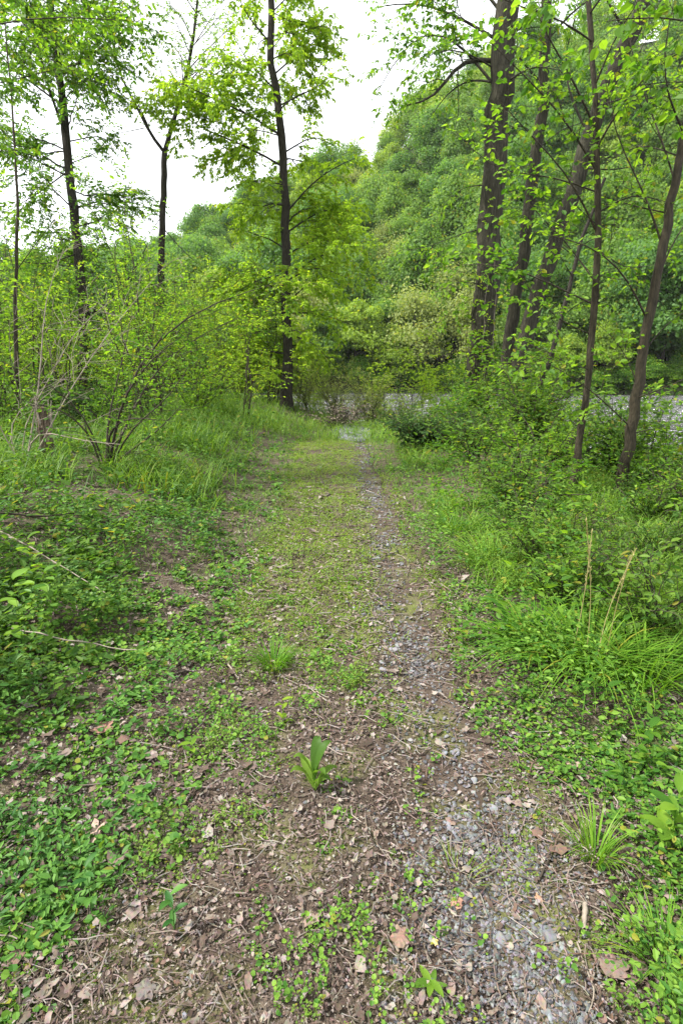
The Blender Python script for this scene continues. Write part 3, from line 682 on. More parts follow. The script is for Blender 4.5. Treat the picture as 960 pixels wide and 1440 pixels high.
p_ = shrub('bush', lb, 'bush', O0, 1.3, .8, 14, 213, LF_FRESH, .055, sp=.16, lsp=.04, curve=.6)
scatter(p_, lb, 'small bushes left of the path', spots(11, -9, -1.9, 8.2, 17, 3, 1.2), 33, .6, 1.1)
lb = 'leafy bush on the bank sloping down to the river at right'
p_ = shrub('bush', lb, 'bush', O0, 1.5, .9, 16, 214, LF_FRESH, .065, sp=.17, lsp=.042, curve=.6, shape='wide')
scatter(p_, lb, 'bushes on the right bank', spots(14, 1.9, 8.6, 5.6, 14, 4, 1.0, lambda x, y: x > 2.0 + .03 * y), 34, .45, .85)
lb = 'twiggy darker bush on the bank sloping down to the river at right'
p_ = shrub('bush', lb, 'bush', O0, 1.3, .9, 12, 215, LF_MID, .06, sp=.18, lsp=.05, curve=.5)
scatter(p_, lb, 'darker bushes on the right bank', spots(13, 1.7, 8, 5, 14, 5, 1.0, lambda x, y: x > 1.7 + .04 * y), 35, .4, .8)
lb = 'pale creamy green willow bush on the river side beyond the path end'
p_ = shrub('willow_bush', lb, 'bush', O0, 1.9, 1.1, 18, 216, LF_PALE, .05, BARK_TWIG, sp=.2, lsp=.04, curve=.35, asp=.35, r0=.01)
scatter(p_, lb, 'pale willow bushes beyond the path end', [(-1.2, 19), (.3, 20.5), (1.6, 18.5), (-2.6, 21), (2.9, 17), (.9, 17.0), (3.6, 18.2), (-.2, 18.2), (-3.4, 19.5), (.5, 22.5)], 36, .9, 1.35)
shrub('brush_pile', 'heap of brown dead twigs and withered leaves where the path ends', 'brush', (-.15, 15.4), .75, 1.0, 22, 217, rampmat('withered_leaf', [(.06, .045, .03), (.11, .085, .055), (.17, .14, .09)]), .07,
      BARK_TWIG, sp=.15, lsp=.09, curve=.3, r0=.012)
lb = 'tall leafy sapling on the right river bank behind the two slim trunks'
p_ = shrub('sapling', lb, 'sapling', O0, 3.6, 1.0, 7, 218, LF_FRESH, .085, BARK_SAP, sp=.26, lsp=.05, lvl=2, r0=.02, ratio=.36, curve=.3, flat=.7, shape='wide')
scatter(p_, lb, 'tall saplings on the right bank', [(6.3, 10.2), (6.9, 9.0), (7.4, 7.6), (3.9, 12.6), (5.9, 6.4), (5.6, 11.4), (5.0, 12.8)], 37, .6, 1.05)
lb = 'knee high leafy plant crowding the right verge below the saplings'
p_ = shrub('undergrowth_plant', lb, 'plant', O0, .66, .42, 13, 232, LF_MID, .042, sp=.10, lsp=.028, curve=.5, r0=.005, asp=.45)
scatter(p_, lb, 'leafy plants in the right undergrowth', spots(34, 1.2, 4.8, 2.9, 6.8, 14, .40, lambda x, y: x > 1.0 + .12 * y and not (y > 4.6 and x / y < .52 and x / y > .34)), 40, .6, 1.35)
lb = 'airy pale green young tree on the near shore beyond the path end'
p_ = shrub('young_tree', lb, 'young tree', O0, 5.6, 1.0, 4, 230, LF_BRIGHT, .085, BARK_TWIG, sp=.32, lsp=.05, lvl=2, r0=.03, ratio=.30, curve=.15, flat=.5)
scatter(p_, lb, 'airy young trees on the near shore', [(-.9, 22.5), (1.3, 21.8), (2.6, 20.2), (3.6, 19.2), (-2.4, 24), (4.6, 16.8), (-4.4, 25)], 38, .55, 1.0)
lb = 'dense dark leaved bush in the thicket under the right hand trees'
p_ = shrub('bush', lb, 'bush', O0, 1.7, 1.0, 18, 231, LF_MID, .06, sp=.15, lsp=.04, curve=.5)
scatter(p_, lb, 'dense bushes under the right trees', [(3.3, 11.2), (4.3, 9.6), (5.2, 8.2), (4.9, 11.5), (6.3, 7.8), (3.0, 9.0), (5.2, 6.7), (2.6, 12.6), (4.0, 7.8), (6.0, 9.0), (5.4, 9.8), (4.6, 6.4), (7.0, 8.6), (3.6, 10.2), (7.3, 9.6), (6.6, 10.4), (4.6, 12.6), (5.6, 10.6), (3.6, 13.6), (6.6, 8.0)], 39, .65, 1.15)
lb = 'low dark stemmed shrub with bright leaves close to the right saplings'
for q, (x, y, h_) in enumerate([(2.0, 5.8, .6), (3.4, 5.2, .6), (2.5, 7.2, 1.0), (4.2, 6.0, 1.2)]):
    shrub('shrub', ['leafy low shrub left of the first sapling at right', 'feathery leafy shrub at the foot of the two right saplings', 'taller leafy shrub behind the first sapling', 'leafy shrub at the right edge behind the second sapling'][q],
          'shrub', (x, y), h_, .75, 12, 220 + q, LF_FRESH, .06, sp=.15, lsp=.04, curve=.6, asp=.5)

# ------------------------------------------------------------------ ground cover: what nobody could count
def sample(n, y0, y1, seed, xlim=None, margin=.7):
    r = np.random.default_rng(seed)
    y = np.exp(r.uniform(math.log(y0), math.log(y1), n)); wd = .72 * y + margin
    x = r.uniform(-1, 1, n) * wd
    if xlim is not None: k = (x > xlim[0]) & (x < xlim[1]); x, y = x[k], y[k]
    k = shore(x, y) > .1
    return x[k], y[k], r
def ragged(x, y):
    """how far outside the path: negative inside; edges wander"""
    a = xl(y) - x + .38 * (fbm(x, y, 1.6, 51, 3) - .5); b_ = x - xr(y) + .30 * (fbm(x, y, 1.8, 52, 3) - .5)
    return np.maximum(a, b_)

# low plants: rosettes of leaves on short stems
def lowplants(name, label, cat_, n, y0, y1, seed, keep, leaf, size, nl, height, shape, asp, elev=.25, droop=.1, grow=.35, spread=1.0, stem=False):
    x, y, r = sample(n, y0, y1, seed); k = r.random(len(x)) < keep(x, y, r); x, y = x[k], y[k]
    m_ = len(x); sc = (y / 2.0) ** grow * r.uniform(.6, 1.25, m_)
    hum = .45 + 2.6 * sst(.42, .72, fbm(x, y, 2.6, 88, 3)); z = H(x, y); P = np.repeat(np.stack([x, y, z], 1), nl, 0); sc = np.repeat(sc, nl); M = len(P)
    az = r.uniform(0, 6.283, M); lay = np.tile(np.arange(nl) / max(1, nl - 1), m_) if nl > 1 else np.ones(M)
    hh = height * sc * np.repeat(hum, nl) * (.25 + .75 * lay) * r.uniform(.6, 1.2, M)
    out_ = size * sc * spread * (1.1 - .8 * lay) * r.uniform(.2, 1.2, M)
    d = np.stack([np.cos(az), np.sin(az), np.full(M, elev) + r.normal(0, .25, M)], 1)
    P = P + d * out_[:, None] * [1, 1, 0] + np.stack([0 * az, 0 * az, hh], 1)
    N_ = np.array((0, 0, 1.)) + r.normal(0, .42, (M, 3)); L_ = size * sc * r.uniform(.45, 1.3, M)
    V, F, q = leaf_mesh(P, d, N_, L_, L_ * asp, r, shape, .14, .12)
    return tag(build(name, V, F, leaf, rnd=q, smooth=False), label, cat_, kind='stuff')
def k_left(x, y, r):
    g_ = ragged(x, y); return sst(-.2, .2, g_) * (x < 0) * (.2 + .8 * sst(.32, .50, fbm(x, y, 1.5, 61, 3)))
def k_right(x, y, r):
    g_ = ragged(x, y); return sst(-.12, .12, g_) * (x > 0) * (.45 + .55 * sst(.32, .5, fbm(x, y, 1.7, 62, 3)))
lowplants('creeper_leaves', 'glossy dark green creeper leaves carpeting the left verge', 'ground cover', 15000, .75, 9, 301,
          lambda x, y, r: k_left(x, y, r) * (.15 + .85 * sst(.40, .50, fbm(x, y, 4.2, 83, 3))) * sst(.36, .56, fbm(x, y, 1.1, 63, 3)) * (1 - sst(5, 8, y) * .6), LF_VINCA, .032, 9, .10, 'oval', .42, .35)
lowplants('round_leaves', 'small round light green leaves spread over the left verge', 'ground cover', 26000, .75, 13, 302,
          lambda x, y, r: k_left(x, y, r) * (.25 + .75 * sst(.38, .52, fbm(x, y, 3.4, 84, 3))), LF_CREEP, .022, 8, .06, 'round', .9, .15)
lowplants('verge_leaves', 'mixed small leaves covering the right verge', 'ground cover', 26000, .8, 13, 303,
          lambda x, y, r: k_right(x, y, r), LF_CREEP, .025, 8, .075, 'oval', .55, .25)
lowplants('verge_weeds', 'taller green weeds in the right verge', 'ground cover', 9000, 1.6, 13, 304,
          lambda x, y, r: k_right(x, y, r) * sst(.05, .6, x - xr(y)) * sst(.35, .55, fbm(x, y, 1.3, 64, 3)), LF_FRESH, .045, 9, .2, 'lance', .4, .35)
lowplants('bank_weeds', 'taller green weeds on the left bank', 'ground cover', 9000, 2.2, 14, 305,
          lambda x, y, r: k_left(x, y, r) * sst(.3, 1.2, xl(y) - x) * sst(.38, .58, fbm(x, y, 1.1, 65, 3)), LF_MID, .045, 9, .17, 'lance', .45, .3)
def k_path(x, y, r):
    g_ = ragged(x, y); n_ = fbm(x, y, 3.2, 66, 4)
    tr_ = np.exp(-((x - .44) / .24) ** 2)
    lo = .56 - .16 * sst(2.2, 5.5, y) - .05 * sst(6, 9, y)
    n_ = .62 * n_ + .38 * fbm(x, y, 11, 72, 2)
    return sst(lo - .06, lo + .13, n_) * (1 - .93 * tr_) * sst(.15, -.05, g_) * .8
lowplants('path_sprouts', 'tiny clover like sprouts patching the path', 'ground cover', 110000, .75, 13, 306,
          k_path, LF_TINY, .0095, 7, .018, 'round', .85, .25, grow=.5, spread=1.6)
lowplants('path_creeper', 'scattered light green creeping leaves on the near path', 'ground cover', 26000, .75, 4.2, 307,
          lambda x, y, r: sst(.43, .62, .4 * fbm(x, y, 2.3, 67, 4) + .6 * fbm(x, y, 7, 73, 2)) * (1 - np.exp(-((x - .5) / .3) ** 2)) * .8 * (.4 + .6 * sst(1.3, 1.8, y)), LF_CREEP, .0135, 7, .03, 'round', .85, .2)

def grassfield(name, label, n, y0, y1, seed, keep, mat, L0, W0, bend, grow=.3, clump=3):
    x, y, r = sample(n, y0, y1, seed); k = r.random(len(x)) < keep(x, y, r); x, y = x[k], y[k]
    x = np.repeat(x, clump); y = np.repeat(y, clump); m_ = len(x); sc = (y / 3) ** grow
    x = x + r.normal(0, .02, m_) * sc; y = y + r.normal(0, .02, m_) * sc
    az = r.uniform(0, 6.283, m_); d = np.stack([np.cos(az) * .35, np.sin(az) * .35, np.ones(m_)], 1)
    V, F, q = blades(np.stack([x, y, H(x, y) - .005], 1), d, L0 * sc * r.uniform(.4, 1.2, m_), W0 * sc, r, bend)
    return tag(build(name, V, F, mat, rnd=q), label, 'grass', kind='stuff')
grassfield('short_grass', 'short yellowish green grass along the left half of the path', 130000, 2.0, 13.2, 311,
           lambda x, y, r: sst(.15, -.1, ragged(x, y)) * (1 - .95 * np.exp(-((x - .44) / .22) ** 2)) * sst(1.8, 5.0, y) * sst(.24, .46, fbm(x, y, 2.2, 68, 3)), LF_GRASS_Y, .05, .0045, .9, .25)
grassfield('verge_grass', 'bright grass fringing both sides of the path', 22000, 2.6, 16, 312,
           lambda x, y, r: sst(-.1, .15, ragged(x, y)) * sst(1.6, .5, ragged(x, y)) * sst(3, 6, y) * .8, LF_GRASS, .11, .005, .8)
grassfield('left_tall_grass', 'tall arching green grass on the left bank under the shrubs', 26000, 4.0, 20, 313,
           lambda x, y, r: (x < -1) * sst(.5, 1.3, xl(y) - x) * sst(3.8, 5.6, y + .25 * x) * sst(.30, .48, fbm(x, y, .9, 69, 3)), LF_GRASS, .40, .010, .8)
grassfield('right_tall_grass', 'tall green grass under the shrubs on the right', 30000, 2.6, 16, 314,
           lambda x, y, r: (x > 1) * sst(.15, .6, x - xr(y)) * sst(.36, .52, fbm(x, y, 1.0, 70, 3)), LF_GRASS, .26, .008, .9)
grassfield('river_bank_grass', 'light grass and herbs on the shore beyond the path end', 16000, 12.5, 27, 315,
           lambda x, y, r: (abs(x) < 6) * .9, LF_GRASS, .28, .010, .8, .2)

# dead leaf flakes, twigs and gravel
LITTER = rampmat('leaf_litter', [(.03, .019, .012), (.07, .045, .03), (.105, .075, .055), (.15, .115, .09), (.23, .195, .165), (.10, .045, .022)], .75)
def litter(name, label, n, y0, y1, seed, size, keep, grow=.5, lift=.01):
    x, y, r = sample(n, y0, y1, seed); k = r.random(len(x)) < keep(x, y, r); x, y = x[k], y[k]; m_ = len(x)
    az = r.uniform(0, 6.283, m_); d = np.stack([np.cos(az), np.sin(az), r.normal(0, .22, m_)], 1)
    N_ = np.array((0, 0, 1.)) + r.normal(0, .35, (m_, 3)); L_ = size * (y / 2) ** grow * np.exp(r.normal(0, .45, m_))
    V, F, q = leaf_mesh(np.stack([x, y, H(x, y) + .008 + lift * r.random(m_)], 1), d, N_, L_, L_ * r.uniform(.25, .8, m_), r, 'oval', .3, -.25)
    V += r.normal(0, 1, V.shape) * np.repeat(L_, 6)[:, None] * .07
    return tag(build(name, V, F, LITTER, rnd=q), label, 'leaf litter', kind='stuff')
litter('leaf_litter', 'brown and grey dead leaf flakes covering the near path', 150000, .7, 7, 321, .0105,
       lambda x, y, r: np.clip((1 - .75 * np.exp(-((x - .47) / .2) ** 2)) * (1 - .6 * sst(.2, .8, ragged(x, y))), 0, 1))
def dead_leaf_field(name, label, n, y0, y1, seed, size, keep):
    """lobed, curled dry leaves: a fan of outline points round each middle"""
    x, y, r = sample(n, y0, y1, seed); k = r.random(len(x)) < keep(x, y, r); x, y = x[k], y[k]; m_ = len(x); K = 16
    a = np.linspace(0, 6.283, K, endpoint=False)[None]; sz = (size * (y / 2) ** .3 * np.exp(r.normal(0, .4, m_)))[:, None]
    lob = r.uniform(.15, .5, (m_, 1)); rad = sz * (1 - lob + lob * np.abs(np.cos(a * 2.5 + r.uniform(0, 3, (m_, 1))))) * r.uniform(.8, 1.15, (m_, K))
    u = np.cos(a) * rad; v = np.sin(a) * rad * r.uniform(.35, .9, (m_, 1)); c1, c2 = r.normal(0, .35, (2, m_, 1))
    zz = (c1 * u * u + c2 * v * v) / sz + np.abs(c1) * .4 * sz + r.normal(0, .07, (m_, K)) * sz
    mid = np.stack([u * .45, v * .45, (c1 * u * u + c2 * v * v) * .2 / sz + np.abs(c1) * .4 * sz + r.normal(0, .03, (m_, K)) * sz], -1)
    W = np.concatenate([np.stack([u, v, zz], -1), mid, np.stack([0 * sz, 0 * sz, np.abs(c1) * .4 * sz], -1)], 1)
    t_ = r.uniform(0, 6.283, m_)[:, None]; tl = r.normal(0, .25, (m_, 1))
    X = W[..., 0] * np.cos(t_) - W[..., 1] * np.sin(t_); Y = W[..., 0] * np.sin(t_) + W[..., 1] * np.cos(t_)
    V = np.stack([X, Y, W[..., 2] + tl * X * .6], -1) + np.stack([x, y, H(x, y) + .012 + .012 * r.random(m_)], 1)[:, None]
    i_ = np.arange(K); j_ = (i_ + 1) % K
    F = np.concatenate([np.stack([i_, j_, K + j_], 1), np.stack([i_, K + j_, K + i_], 1), np.stack([K + i_, K + j_, 0 * i_ + 2 * K], 1)])
    F = F[None] + np.arange(m_)[:, None, None] * (2 * K + 1)
    return tag(build(name, V.reshape(-1, 3), F.reshape(-1, 3), LITTER, rnd=np.repeat(r.random(m_), 3 * K), smooth=True), label, 'leaf litter', kind='stuff')
dead_leaf_field('dead_leaves', 'curled brown dead leaves among the plants and on the path', 6500, .7, 8, 322, .0145,
       lambda x, y, r: .3 + .7 * (x < -.35))
def twigs(name, label, n, y0, y1, seed, L0, keep):
    x, y, r = sample(n, y0, y1, seed); k = r.random(len(x)) < keep(x, y, r); x, y = x[k], y[k]; polys = []
    for a, b_ in zip(x, y):
        az = r.uniform(0, 3.14); l = L0 * math.exp(r.normal(0, .5)) * (b_ / 2) ** .4; t_ = np.linspace(-.5, .5, 4)
        X = a + np.cos(az) * l * t_ + r.normal(0, .05 * l, 4); Y = b_ + np.sin(az) * l * t_ + r.normal(0, .05 * l, 4)
        w_ = .0016 * (b_ / 2) ** .5 * r.uniform(.6, 1.8)
        polys.append((np.stack([X, Y, H(X, Y) + .014 + .01 * r.random(4)], 1), np.full(4, w_)))
    V, F = tubes(polys, 4); q = np.repeat(r.random(len(polys)), len(F) // len(polys))
    return tag(build(name, V, F, LITTER, rnd=q), label, 'twigs', kind='stuff')
twigs('twig_litter', 'thin dry stems and twigs littered over the path', 9000, .75, 8, 331, .06, lambda x, y, r: .35 + .65 * (ragged(x, y) < .1))

STONE = rampmat('gravel_stone', [(.04, .04, .041), (.075, .076, .08), (.105, .107, .112), (.17, .173, .18), (.08, .07, .058)], .75, spec=.3)
t5 = (1 + 5 ** .5) / 2
IV = unit(np.array([(-1, t5, 0), (1, t5, 0), (-1, -t5, 0), (1, -t5, 0), (0, -1, t5), (0, 1, t5), (0, -1, -t5), (0, 1, -t5), (t5, 0, -1), (t5, 0, 1), (-t5, 0, -1), (-t5, 0, 1)]))
IF = [(0, 11, 5), (0, 5, 1), (0, 1, 7), (0, 7, 10), (0, 10, 11), (1, 5, 9), (5, 11, 4), (11, 10, 2), (10, 7, 6), (7, 1, 8), (3, 9, 4), (3, 4, 2), (3, 2, 6), (3, 6, 8), (3, 8, 9), (4, 9, 5), (2, 4, 11), (6, 2, 10), (8, 6, 7), (9, 8, 1)]
def subdiv(V, F):
    V = list(map(tuple, V)); c = {}; G = []
    def mid(a, b_):
        k = (min(a, b_), max(a, b_))
        if k not in c: v = unit((np.array(V[a]) + V[b_]) / 2); V.append(tuple(v)); c[k] = len(V) - 1
        return c[k]
    for a, b_, d in F:
        x, y, z = mid(a, b_), mid(b_, d), mid(d, a); G += [(a, x, z), (x, b_, y), (z, y, d), (x, y, z)]
    return np.array(V), G
IV1, IF1 = subdiv(IV, IF); IV2, IF2 = subdiv(IV1, IF1)
def stones(P, S_, r, flat=.55, iv=IV1, if_=IF1, jag=.2):
    n = len(P); D = iv[None] * (1 + r.normal(0, jag * .5, (n, len(iv), 1)))
    for _ in range(5):      # chip flat facets off each stone
        nn = unit(r.normal(0, 1, (n, 1, 3))); dd = (D * nn).sum(-1, keepdims=True); D = D - nn * np.maximum(dd - r.uniform(.42, .8, (n, 1, 1)), 0)
    D = D * np.stack([np.ones(n), r.uniform(.55, .95, n), flat * r.uniform(.6, 1.2, n)], 1)[:, None]
    a = r.uniform(0, 6.283, n); c, s = np.cos(a)[:, None], np.sin(a)[:, None]
    tl = r.normal(0, .3, n)[:, None]; D = np.stack([D[..., 0], D[..., 1] - tl * D[..., 2], D[..., 2] + tl * D[..., 1]], -1)
    D = np.stack([D[..., 0] * c - D[..., 1] * s, D[..., 0] * s + D[..., 1] * c, D[..., 2]], -1)
    V = P[:, None] + D * S_[:, None, None]; F = np.array(if_)[None] + np.arange(n)[:, None, None] * len(iv)
    return V.reshape(-1, 3), F.reshape(-1, 3), np.repeat(r.random(n), len(if_))
x, y, r = sample(330000, .75, 12.5, 341, (-.7, 1.0))
cx_ = .46 - .08 * sst(1.5, 4, y) + .05 * np.sin(y * 1.3)
dens = np.exp(-((x - cx_) / (.17 + .03 * (y < 1.8))) ** 2) * np.clip(.32 + 1.3 * sst(.42, .60, fbm(x, y, 2.0, 71, 3)) , 0, 1)
dens = np.maximum(dens, np.exp(-((x - .44) / .18) ** 2) * 1.3 * sst(1.95, 1.35, y) * (.45 + .55 * sst(.35, .55, fbm(x, y, 3, 81, 3)))) + .012
k = (r.random(len(x)) < dens) & (r.random(len(x)) < .62); x, y = x[k], y[k]
sz = .0064 * (y / 1.6) ** .35 * np.exp(r.normal(0, .36, len(x)))
V, F, q = stones(np.stack([x, y, H(x, y) + .008 + sz * .15], 1), sz, r)
tag(build('gravel', V, F, STONE, rnd=q), 'loose grey gravel along the right half of the path', 'gravel', kind='stuff')
# the grey gravel patch where the path meets the shore
r = np.random.default_rng(350); x = r.uniform(-.3, .75, 5000); y = r.uniform(12.6, 16.5, 5000); k = np.hypot((x - .25) / .45, (y - 14.2) / 1.6) < 1; x, y = x[k], y[k]; sz = .04 * np.exp(r.normal(0, .3, len(x)))
V, F, q = stones(np.stack([x, y, H(x, y) + .03], 1), sz, r); tag(build('shore_gravel', V, F, rampmat('pale_stone', [(.10, .105, .12), (.20, .21, .235)], .7), rnd=q), 'pale blue grey gravel patch where the path reaches the shore', 'gravel', kind='stuff')

# ------------------------------------------------------------------ single stones, sticks, leaves and plants
def one_stone(px, py, size, label, seed, flat=.55, asp=1):
    r = np.random.default_rng(seed); p = ground_pt(px, py)
    V, F, q = stones(np.zeros((1, 3)), np.array([size]), r, flat, IV2, IF2, .04); e = build('stone', V * [1, asp, 1], F, STONE, rnd=np.full(len(F), r.uniform(.4, .7)))
    e.location = (p[0], p[1], float(H(p[0], p[1])) + size * .35); tag(e, label, 'stone', 'larger stones in the gravel')
one_stone(702, 1328, .028, 'flat pale bluish grey stone, widest in the gravel bed', 1, .35)
one_stone(770, 1319, .027, 'rounded darker grey stone at the right rim of the gravel bed', 2, .8)
one_stone(738, 1214, .022, 'pale angular stone lying alone above the gravel bed', 3)
one_stone(668, 1343, .018, 'small round grey stone just left of the widest flat stone', 4)
one_stone(793, 1354, .019, 'pale leaning stone below the rounded darker stone', 5)
one_stone(617, 1298, .018, 'grey stone at the upper left rim of the gravel bed', 6)
def stick(pts, r0, r1, label, mat=BARK_PALE, name='stick', lift=.012, side=()):
    P = []
    for a, b_ in pts:
        p = ground_pt(a, b_); P.append((p[0], p[1], float(H(p[0], p[1])) + lift + r0))
    P = smoothpoly(P, 10); P[:, 2] += np.random.default_rng(len(label)).normal(0, .004, 10); loc = P[0].copy()
    V, F = tubes([(P - loc, radii(r0, r1, 10))], 7, .3, np.random.default_rng(3)); e = build(name, V, F, mat, smooth=True); e.location = loc; tag(e, label, 'stick')
stick([(821, 1278), (820, 1318)], .009, .007, 'short thick weathered stick lying right of the gravel bed')
stick([(772, 1213), (756, 1243)], .005, .004, 'short dark stick right of the lone pale stone', BARK_TWIG)
stick([(447, 985), (432, 1010), (414, 1045)], .003, .002, 'thin pale curved twig above the broad leaved weed')
stick([(320, 935), (336, 957)], .006, .004, 'stubby grey twig left of the upper grass tuft')
stick([(525, 925), (540, 945), (548, 968)], .004, .003, 'dark bent twig in the middle of the dirt track', BARK_TWIG)
stick([(555, 1050), (572, 1075), (582, 1098)], .004, .002, 'dark forked twig beside the gravel of the dirt track', BARK_TWIG)
stick([(762, 1155), (765, 1185), (775, 1208)], .003, .002, 'thin dark twig just above the short dark stick', BARK_TWIG)
stick([(302, 1160), (304, 1185), (303, 1205)], .0022, .0018, 'upright looking straw coloured stem on the leaf litter at left')
stick([(810, 1330), (822, 1370), (838, 1400), (826, 1430)], .003, .002, 'long pale winding stem right of the gravel near the bottom')
stick([(20, 905), (90, 922), (195, 940)], .005, .003, 'long thin grey dead branch lying across the left ground cover', lift=.09)
stick([(-20, 745), (60, 746), (150, 735)], .008, .004, 'long dark dead branch lying along the foot of the left bank', BARK_TWIG, lift=.12)
stick([(0, 760), (60, 795), (150, 850)], .006, .003, 'thin fallen branch slanting down the left bank', BARK_PALE, lift=.08)
stick([(590, 1025), (625, 1022), (660, 1030)], .003, .002, 'thin twig across the bare dirt of the right verge edge', BARK_TWIG)

def dead_leaf(px, py, size, label, seed, col):
    """one dry lobed leaf, curled, a fan of outline points round its middle"""
    r = np.random.default_rng(seed); p = ground_pt(px, py); n = 18; a = np.linspace(0, 6.283, n, endpoint=False)
    rad = size * (.62 + .38 * np.abs(np.cos(a * 2.5))) * r.uniform(.85, 1.1, n)
    O = np.stack([np.cos(a) * rad * 1.25, np.sin(a) * rad, .35 * rad * r.uniform(-.3, .8, n)], 1); I = O * [.5, .5, .2] + [0, 0, .003]
    V = np.concatenate([O, I, [[0, 0, .004]]]); V = np.concatenate([V, V - [0, 0, .0008]]); m_ = 2 * n + 1; F = []
    for i_ in range(n):
        j_ = (i_ + 1) % n; F += [(i_, j_, n + j_), (i_, n + j_, n + i_), (n + i_, n + j_, 2 * n), (m_ + j_, m_ + i_, m_ + n + j_), (m_ + i_, m_ + n + i_, m_ + n + j_), (m_ + n + j_, m_ + n + i_, m_ + 2 * n)]
    e = build('dead_leaf', V, np.array(F), rampmat('dry_leaf', [tuple(c * .8 for c in col), col]), rnd=r.random(len(F)))
    e.location = (p[0], p[1], float(H(p[0], p[1])) + .018); e.rotation_euler = (r.normal(0, .15), r.normal(0, .15), r.uniform(0, 6)); tag(e, label, 'dead leaf')
dead_leaf(562, 1325, .034, 'pale tan dead leaf lying left of the gravel bed', 11, (.2, .115, .075))
dead_leaf(640, 1278, .022, 'reddish brown dead leaf at the top of the gravel bed', 12, (.28, .13, .07))
dead_leaf(611, 1332, .010, 'small bright yellow fallen leaf on the gravel rim', 13, (.6, .45, .06))
dead_leaf(756, 1276, .014, 'small orange brown leaf right of the gravel bed', 14, (.30, .14, .06))
dead_leaf(438, 1295, .032, 'crumpled pale dead leaf on the litter left of centre', 15, (.2, .14, .10))
dead_leaf(205, 1395, .028, 'whitish grey dead leaf near the bottom left corner', 16, (.12, .10, .085))
dead_leaf(130, 1180, .045, 'large pink brown dead leaf among the left creepers', 17, (.34, .22, .16))
dead_leaf(145, 1030, .045, 'rust brown dead leaf under the left creepers', 18, (.22, .10, .06))
dead_leaf(215, 1195, .035, 'dark brown curled leaf beside the left creepers', 19, (.16, .10, .07))
dead_leaf(805, 1075, .035, 'tan dead leaf at the edge of the right verge', 20, (.28, .2, .14))
dead_leaf(860, 1360, .04, 'dark brown dead leaf near the bottom right corner', 21, (.15, .10, .075))

def tuft(px, py, n, L0, W0, label, seed, mat=LF_TUFT, bend=.9, rad=.03, name='grass_tuft', lean=.9):
    r = np.random.default_rng(seed); p = ground_pt(px, py); p = np.array((p[0], p[1], float(H(p[0], p[1])) - .004))
    az = r.uniform(0, 6.283, n); q = rad * np.sqrt(r.random(n)); s = r.uniform(.1, lean, n)
    P = np.stack([np.cos(az) * q, np.sin(az) * q, 0 * q], 1); d = np.stack([np.cos(az) * s, np.sin(az) * s, np.ones(n)], 1)
    V, F, k_ = blades(P, d, L0 * r.uniform(.5, 1.1, n), W0, r, bend, 6); e = build(name, V, F, mat, rnd=k_, smooth=True); e.location = p; tag(e, label, 'grass tuft'); return e
tuft(385, 935, 220, .17, .0055, 'bright grass tuft growing in the middle of the path', 401, rad=.07, lean=.6, bend=.6)
tuft(835, 1205, 110, .19, .005, 'bright green grass tuft at the lower right edge of the path', 402, rad=.045, bend=.55, lean=.5)
tuft(425, 868, 110, .10, .004, 'lower sparse grass tuft behind the middle tuft', 403, LF_GRASS_Y, rad=.09)
tuft(490, 965, 60, .09, .004, 'small thin grass tuft right of the middle tuft', 404, LF_GRASS_Y, rad=.03)
tuft(640, 1235, 50, .10, .003, 'wispy thin grass tuft just above the gravel bed', 405, LF_GRASS_Y, rad=.07, bend=.5)
tuft(825, 935, 260, .40, .014, 'large arching clump of broad grass in the right verge', 406, rad=.22)
tuft(750, 925, 120, .36, .014, 'grass clump leaning towards the path left of the large clump', 407, rad=.12)
tuft(905, 950, 150, .42, .010, 'grass clump at the right edge beside the large clump', 408, rad=.16)
tuft(690, 800, 140, .40, .009, 'tall grass clump behind the right verge weeds', 409, rad=.18)
tuft(930, 1370, 90, .20, .005, 'dark grass tuft in the bottom right corner', 410, rad=.05)
tuft(640, 745, 120, .34, .008, 'grass clump on the right verge by the dark mound', 411, rad=.2)
for q, (px, py, h_) in enumerate([(822, 940, .85), (835, 945, .7), (800, 935, .75), (850, 930, .62)]):
    p = ground_pt(px, py); r = np.random.default_rng(420 + q); z0 = float(H(p[0], p[1]))
    P = smoothpoly([(0, 0, 0), (r.normal(0, .02), 0, h_ * .5), (r.normal(0, .1), r.normal(0, .05), h_)], 8); pol = [(P, radii(.0028, .0012, 8))]
    e = empty('grass_stalk', (p[0], p[1], z0), ['tallest dry seed stalk in the large grass clump', 'second dry stalk rising from the large grass clump', 'dry stalk at the left of the large grass clump', 'dry stalk at the right of the large grass clump'][q], 'grass stalk')
    V, F = tubes(pol, 4); build('stalk', V, F, LF_DRY, e, rnd=np.full(len(F), .3))
    qq = r.random(26) * 2.99; qi = qq.astype(int); Q = P[4 + qi] + (P[5 + qi] - P[4 + qi]) * (qq - qi)[:, None]; V, F, k_ = leaf_mesh(Q, r.normal(0, 1, (26, 3)) * [.3, .3, .5] + [0, 0, 1], np.array((1., 0, 0)) + r.normal(0, .3, (26, 3)), .022, .006, r, 'lance'); T2V, T2F = tubes([(P[4:] + [.0015, 0, 0], np.full(4, .0018))], 4); build('seed_head', np.concatenate([V, T2V]), np.concatenate([F, T2F + len(V)]), LF_DRY, e, rnd=np.r_[k_, np.full(len(T2F), .3)])

